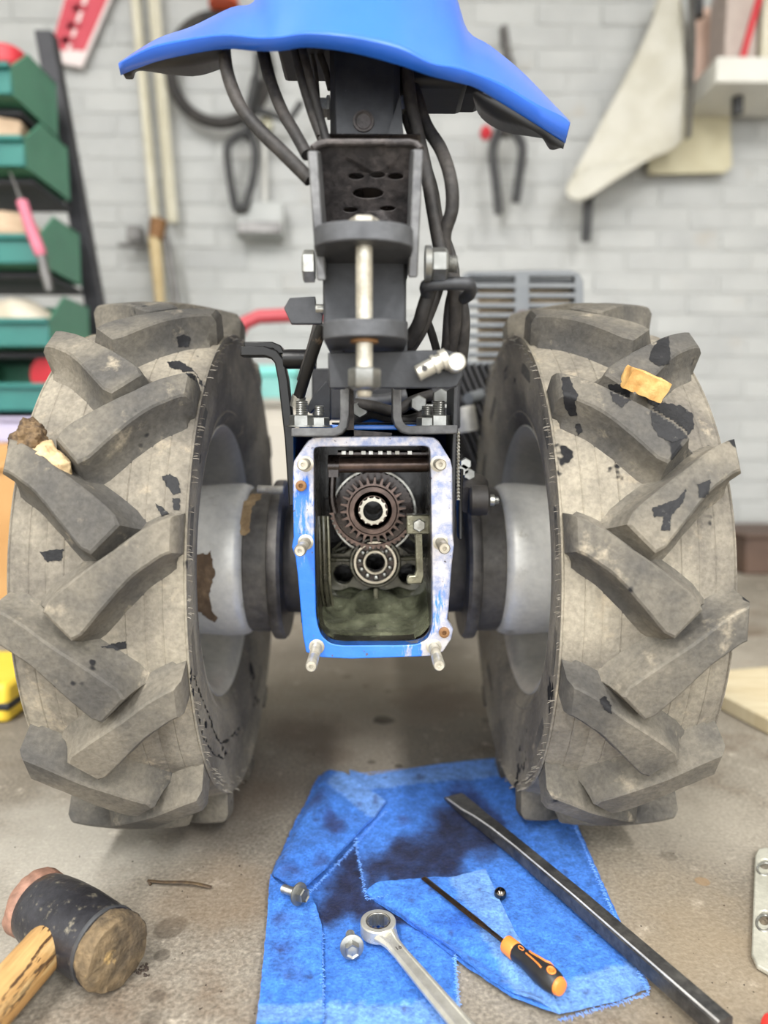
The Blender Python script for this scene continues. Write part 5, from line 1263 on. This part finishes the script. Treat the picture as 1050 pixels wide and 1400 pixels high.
# canvas sheet, card, paper and shelf at the right
CV_ = [(906, -20), (930, -20), (938, 100), (934, 190), (922, 203), (880, 222), (840, 246), (806, 268), (790, 274), (776, 268), (774, 256), (790, 226), (822, 168), (862, 92), (892, 30)]
def draped(poly, Y, name, mat):
    grid = [(x, y) for x in range(770, 945, 6) for y in range(-20, 280, 6) if inside((x, y), poly)]
    n = len(poly); vo, eo, fo, *_ = delaunay_2d_cdt([V(p) for p in list(poly)+grid], [(i, (i+1) % n) for i in range(n)], [], 1, 1e-6)
    fo = [tuple(f) for f in fo if inside(sum((vo[i] for i in f), V((0, 0)))/len(f), poly)]
    m = M(); vs = []
    for p in vo:
        k = (p.x-774)/165; f = .022*sin((p.x*.8+p.y*.45)*.045)+.02*noise.noise(V((p.x*.02, p.y*.02, 1)))
        if p.y > 205+(935-p.x)*.2: f -= .035
        vs.append(at(p.x, p.y, Y+f))
    m.add(vs, fo); o = obj(name, m, mat, smooth=60); o.modifiers.new('thickness', 'SOLIDIFY').thickness = .012; return o
tag(draped(CV_, 2.46, 'canvas_sheet', 'canvas'), 'cream canvas sheet hanging in a triangle on the right wall', 'sheet')
tag(obj('strap', M().tube(spline([at(944, -20, 2.42), at(947, 60, 2.41), at(944, 130, 2.41), at(941, 188, 2.42)], 6), .022, 8, flat=.25), 'grey_steel', smooth=50), 'grey strap hanging along the edge of the canvas sheet', 'strap')
pole('black_handle', at(952, -40, 2.46), at(953, 24, 2.46), .02, 'dark_tool', 'black tool handle hanging above the cardboard at the top edge', 'handle', 1.0)
pole('dark_rod', at(806, 250, 2.5), at(801, 330, 2.5), .017, 'dark_tool', 'dark rod sticking down below the corner of the canvas sheet', 'rod', 1.0)
tag(obj('cardboard_sheet', M().plate(pxy([(880, 130), (998, 112), (1001, 228), (992, 236), (888, 238)], 2.56), [], FXZ, 2.56, 2.572), mk('yellowed_card', (194, 188, 162), (184, 176, 148), 6, .85), bevel=.002), 'yellowed cardboard sheet on the wall behind the canvas', 'cardboard')
tag(obj('peach_paper', M().plate(pxy([(944, 12), (988, 8), (992, 128), (942, 138)], 2.55), [], FXZ, 2.55, 2.553), mk('peach_paper', (226, 196, 180), (216, 184, 166), 8, .8)), 'peach paper pinned between canvas and shelf', 'paper')
sh = thing('wall_shelf', 'white wall shelf on a dark bracket at the upper right', 'shelf', tuple(at(1030, 112, 2.5)))
a, b_ = at(979, 112, 2.32), at(1130, 78, 2.32)
obj('board', M().box(((a.x+b_.x)/2, 2.44, (a.z+b_.z)/2), (b_.x-a.x, .24, b_.z-a.z)), mk('white_shelf_board', (214, 212, 204), (206, 204, 196), 6, .5), sh, bevel=.004)
obj('bracket', M().tube([at(1008, 106, 2.42), at(1008, 156, 2.42)], .018, 12), 'dark_tool', sh)
obj('bracket', M().box(at(1008, 116, 2.44), (.03, .18, .02)), 'dark_tool', sh)
zt_ = b_.z
p = at(1008, 76, 2.40); tag(obj('grey_box', M().box((p.x, 2.44, zt_+.13), (.10, .12, .26)), mk('worn_brown_box', (184, 170, 162), (168, 154, 146), 12, .7), bevel=.004), 'grey-brown box standing on the white wall shelf', 'box')
p = at(1030, 76, 2.36); tag(obj('red_rule', M().box((p.x-.005, 2.37, zt_+.12), (.018, .012, .25), Euler((0, radians(14), 0))), 'red', bevel=.002), 'red rule leaning on the box on the wall shelf', 'rule')
p = at(1062, 76, 2.40); tag(obj('cream_tin', M().box((p.x, 2.44, zt_+.11), (.12, .12, .22)), 'cream_wood', bevel=.01), 'cream tin standing on the wall shelf at the picture edge', 'tin')

# behind the tractor
cb = thing('beige_cabinet', 'low beige cabinet against the back wall behind the left tyre', 'cabinet', (-.25, 2.4, 0))
a, b_ = at(298, 545, 2.2), at(508, 545, 2.2); ztop = a.z
obj('cabinet_body', M().box(((a.x+b_.x)/2, 2.38, ztop/2-.01), (b_.x-a.x, .34, ztop-.02)), 'beige', cb, bevel=.006)
obj('cabinet_top', M().box(((a.x+b_.x)/2, 2.375, ztop-.01), (b_.x-a.x+.03, .37, .022)), mk('shadow_grey_top', (168, 164, 154), (158, 154, 144), 10, .5), cb, bevel=.004)  # darker grey of the top paints the shadow line under the teal box
obj('cabinet_door', M().box(((a.x+b_.x)/2, 2.203, ztop/2-.02), (b_.x-a.x-.04, .014, ztop-.10)), 'beige', cb, bevel=.004)
a, b_ = at(322, 540, 2.26), at(404, 494, 2.26)
tt = thing('teal_toolbox', 'small teal plastic box on top of the beige cabinet', 'box', ((a.x+b_.x)/2, 2.33, ztop+.001))
obj('box_body', M().box(((a.x+b_.x)/2, 2.33, ztop+.001+.036), (b_.x-a.x, .14, .072)), mk('pale_teal_plastic', (128, 188, 182), (116, 178, 172), 8, .45), tt, bevel=.008)
obj('box_lid', M().box(((a.x+b_.x)/2, 2.33, ztop+.09), (b_.x-a.x+.012, .15, .034)), mk('teal_lid_plastic', (132, 214, 206), (122, 204, 196), 8, .45), tt, bevel=.008)
tr = thing('hand_trolley', 'red tubular trolley handle standing behind the tractor', 'trolley', (-.2, 1.7, 0))
pth = [V((at(318, 600, 1.7).x, 1.7, .03)), at(318, 490, 1.7), at(322, 462, 1.7), at(334, 442, 1.7), at(354, 433, 1.7), at(400, 431, 1.7), at(470, 431, 1.7), at(492, 436, 1.7), at(502, 452, 1.7), at(505, 480, 1.7), V((at(505, 600, 1.7).x, 1.7, .03))]
obj('handle_tube', M().tube(pth, .0165, 14), mk('red_tube_paint', (184, 74, 82), (174, 66, 74), 10, .45), tr, smooth=60, label='red bent tube')
obj('toe_plate', M().box(((pth[0].x+pth[-1].x)/2, 1.64, .015), (.36, .16, .03)), 'rack', tr, bevel=.003)
yc = thing('yellow_case', 'yellow case with a dark band on the floor behind the left tyre', 'case', (-.62, 1.02, 0))
a = gnd(2, 990)
obj('case_body', M().box((a.x-.14, a.y+.08, .028), (.30, .16, .056)), mk('yellow_plastic', (236, 204, 70), (228, 194, 60), 10, .5), yc, bevel=.008)
obj('dark_band', M().box((a.x-.14, a.y+.08, .024), (.304, .164, .010)), 'liner', yc, bevel=.002, label='dark band')
tag(obj('brown_box', M().box((1.28, 2.12, .055), (.44, .26, .11)).box((1.28, 2.12, .112), (.46, .28, .012)), mk('dark_brown_box', (92, 72, 60), (80, 62, 52), 10, .6), bevel=.006), 'dark brown box on the floor behind the right tyre', 'box')
a = gnd(1030, 1000)
tag(obj('plywood_offcut', M().box((a.x+.14, a.y+.10, .012), (.30, .20, .022), Euler((0, 0, .22))), mk('pale_plywood', (206, 194, 164), (190, 174, 140), 12, .7, 0, .2, stretch=(1, 6, 1)), bevel=.002), 'pale plywood offcut lying on the floor right of the right tyre', 'board')

# loose grit and crumbs on the concrete
m = M(); r0 = random.Random(21)
def crumb(px, py, r):
    p = gnd(px, py, r*.5); pts = [p+V((r*r0.uniform(.6, 1.2)*cos(a_), r*r0.uniform(.6, 1.2)*sin(a_), -r*.5)) for a_ in (0, 1.3, 2.6, 3.9, 5.2)]
    m.add(pts+[p+V((r*r0.uniform(-.3, .3), r*r0.uniform(-.3, .3), r*.5))], [(0, 1, 5), (1, 2, 5), (2, 3, 5), (3, 4, 5), (4, 0, 5)])
for i in range(26): crumb(192+r0.gauss(0, 7), 1326+r0.gauss(0, 4), r0.uniform(.0006, .0018))
for i in range(150):
    x, y = r0.choice(((r0.uniform(0, 360), r0.uniform(1140, 1400)), (r0.uniform(800, 1050), r0.uniform(1140, 1400)), (r0.uniform(360, 720), r0.uniform(930, 1035))))
    if x < 215 and y > 1180: continue
    crumb(x, y, r0.uniform(.0003, .0011))
o = tag(obj('floor_grit', m, mk('dark_grit', (70, 58, 48), (46, 38, 34), 200, .9), smooth=0), 'scattered dark grit and crumbs on the bare concrete floor', 'grit'); o['kind'] = 'stuff'
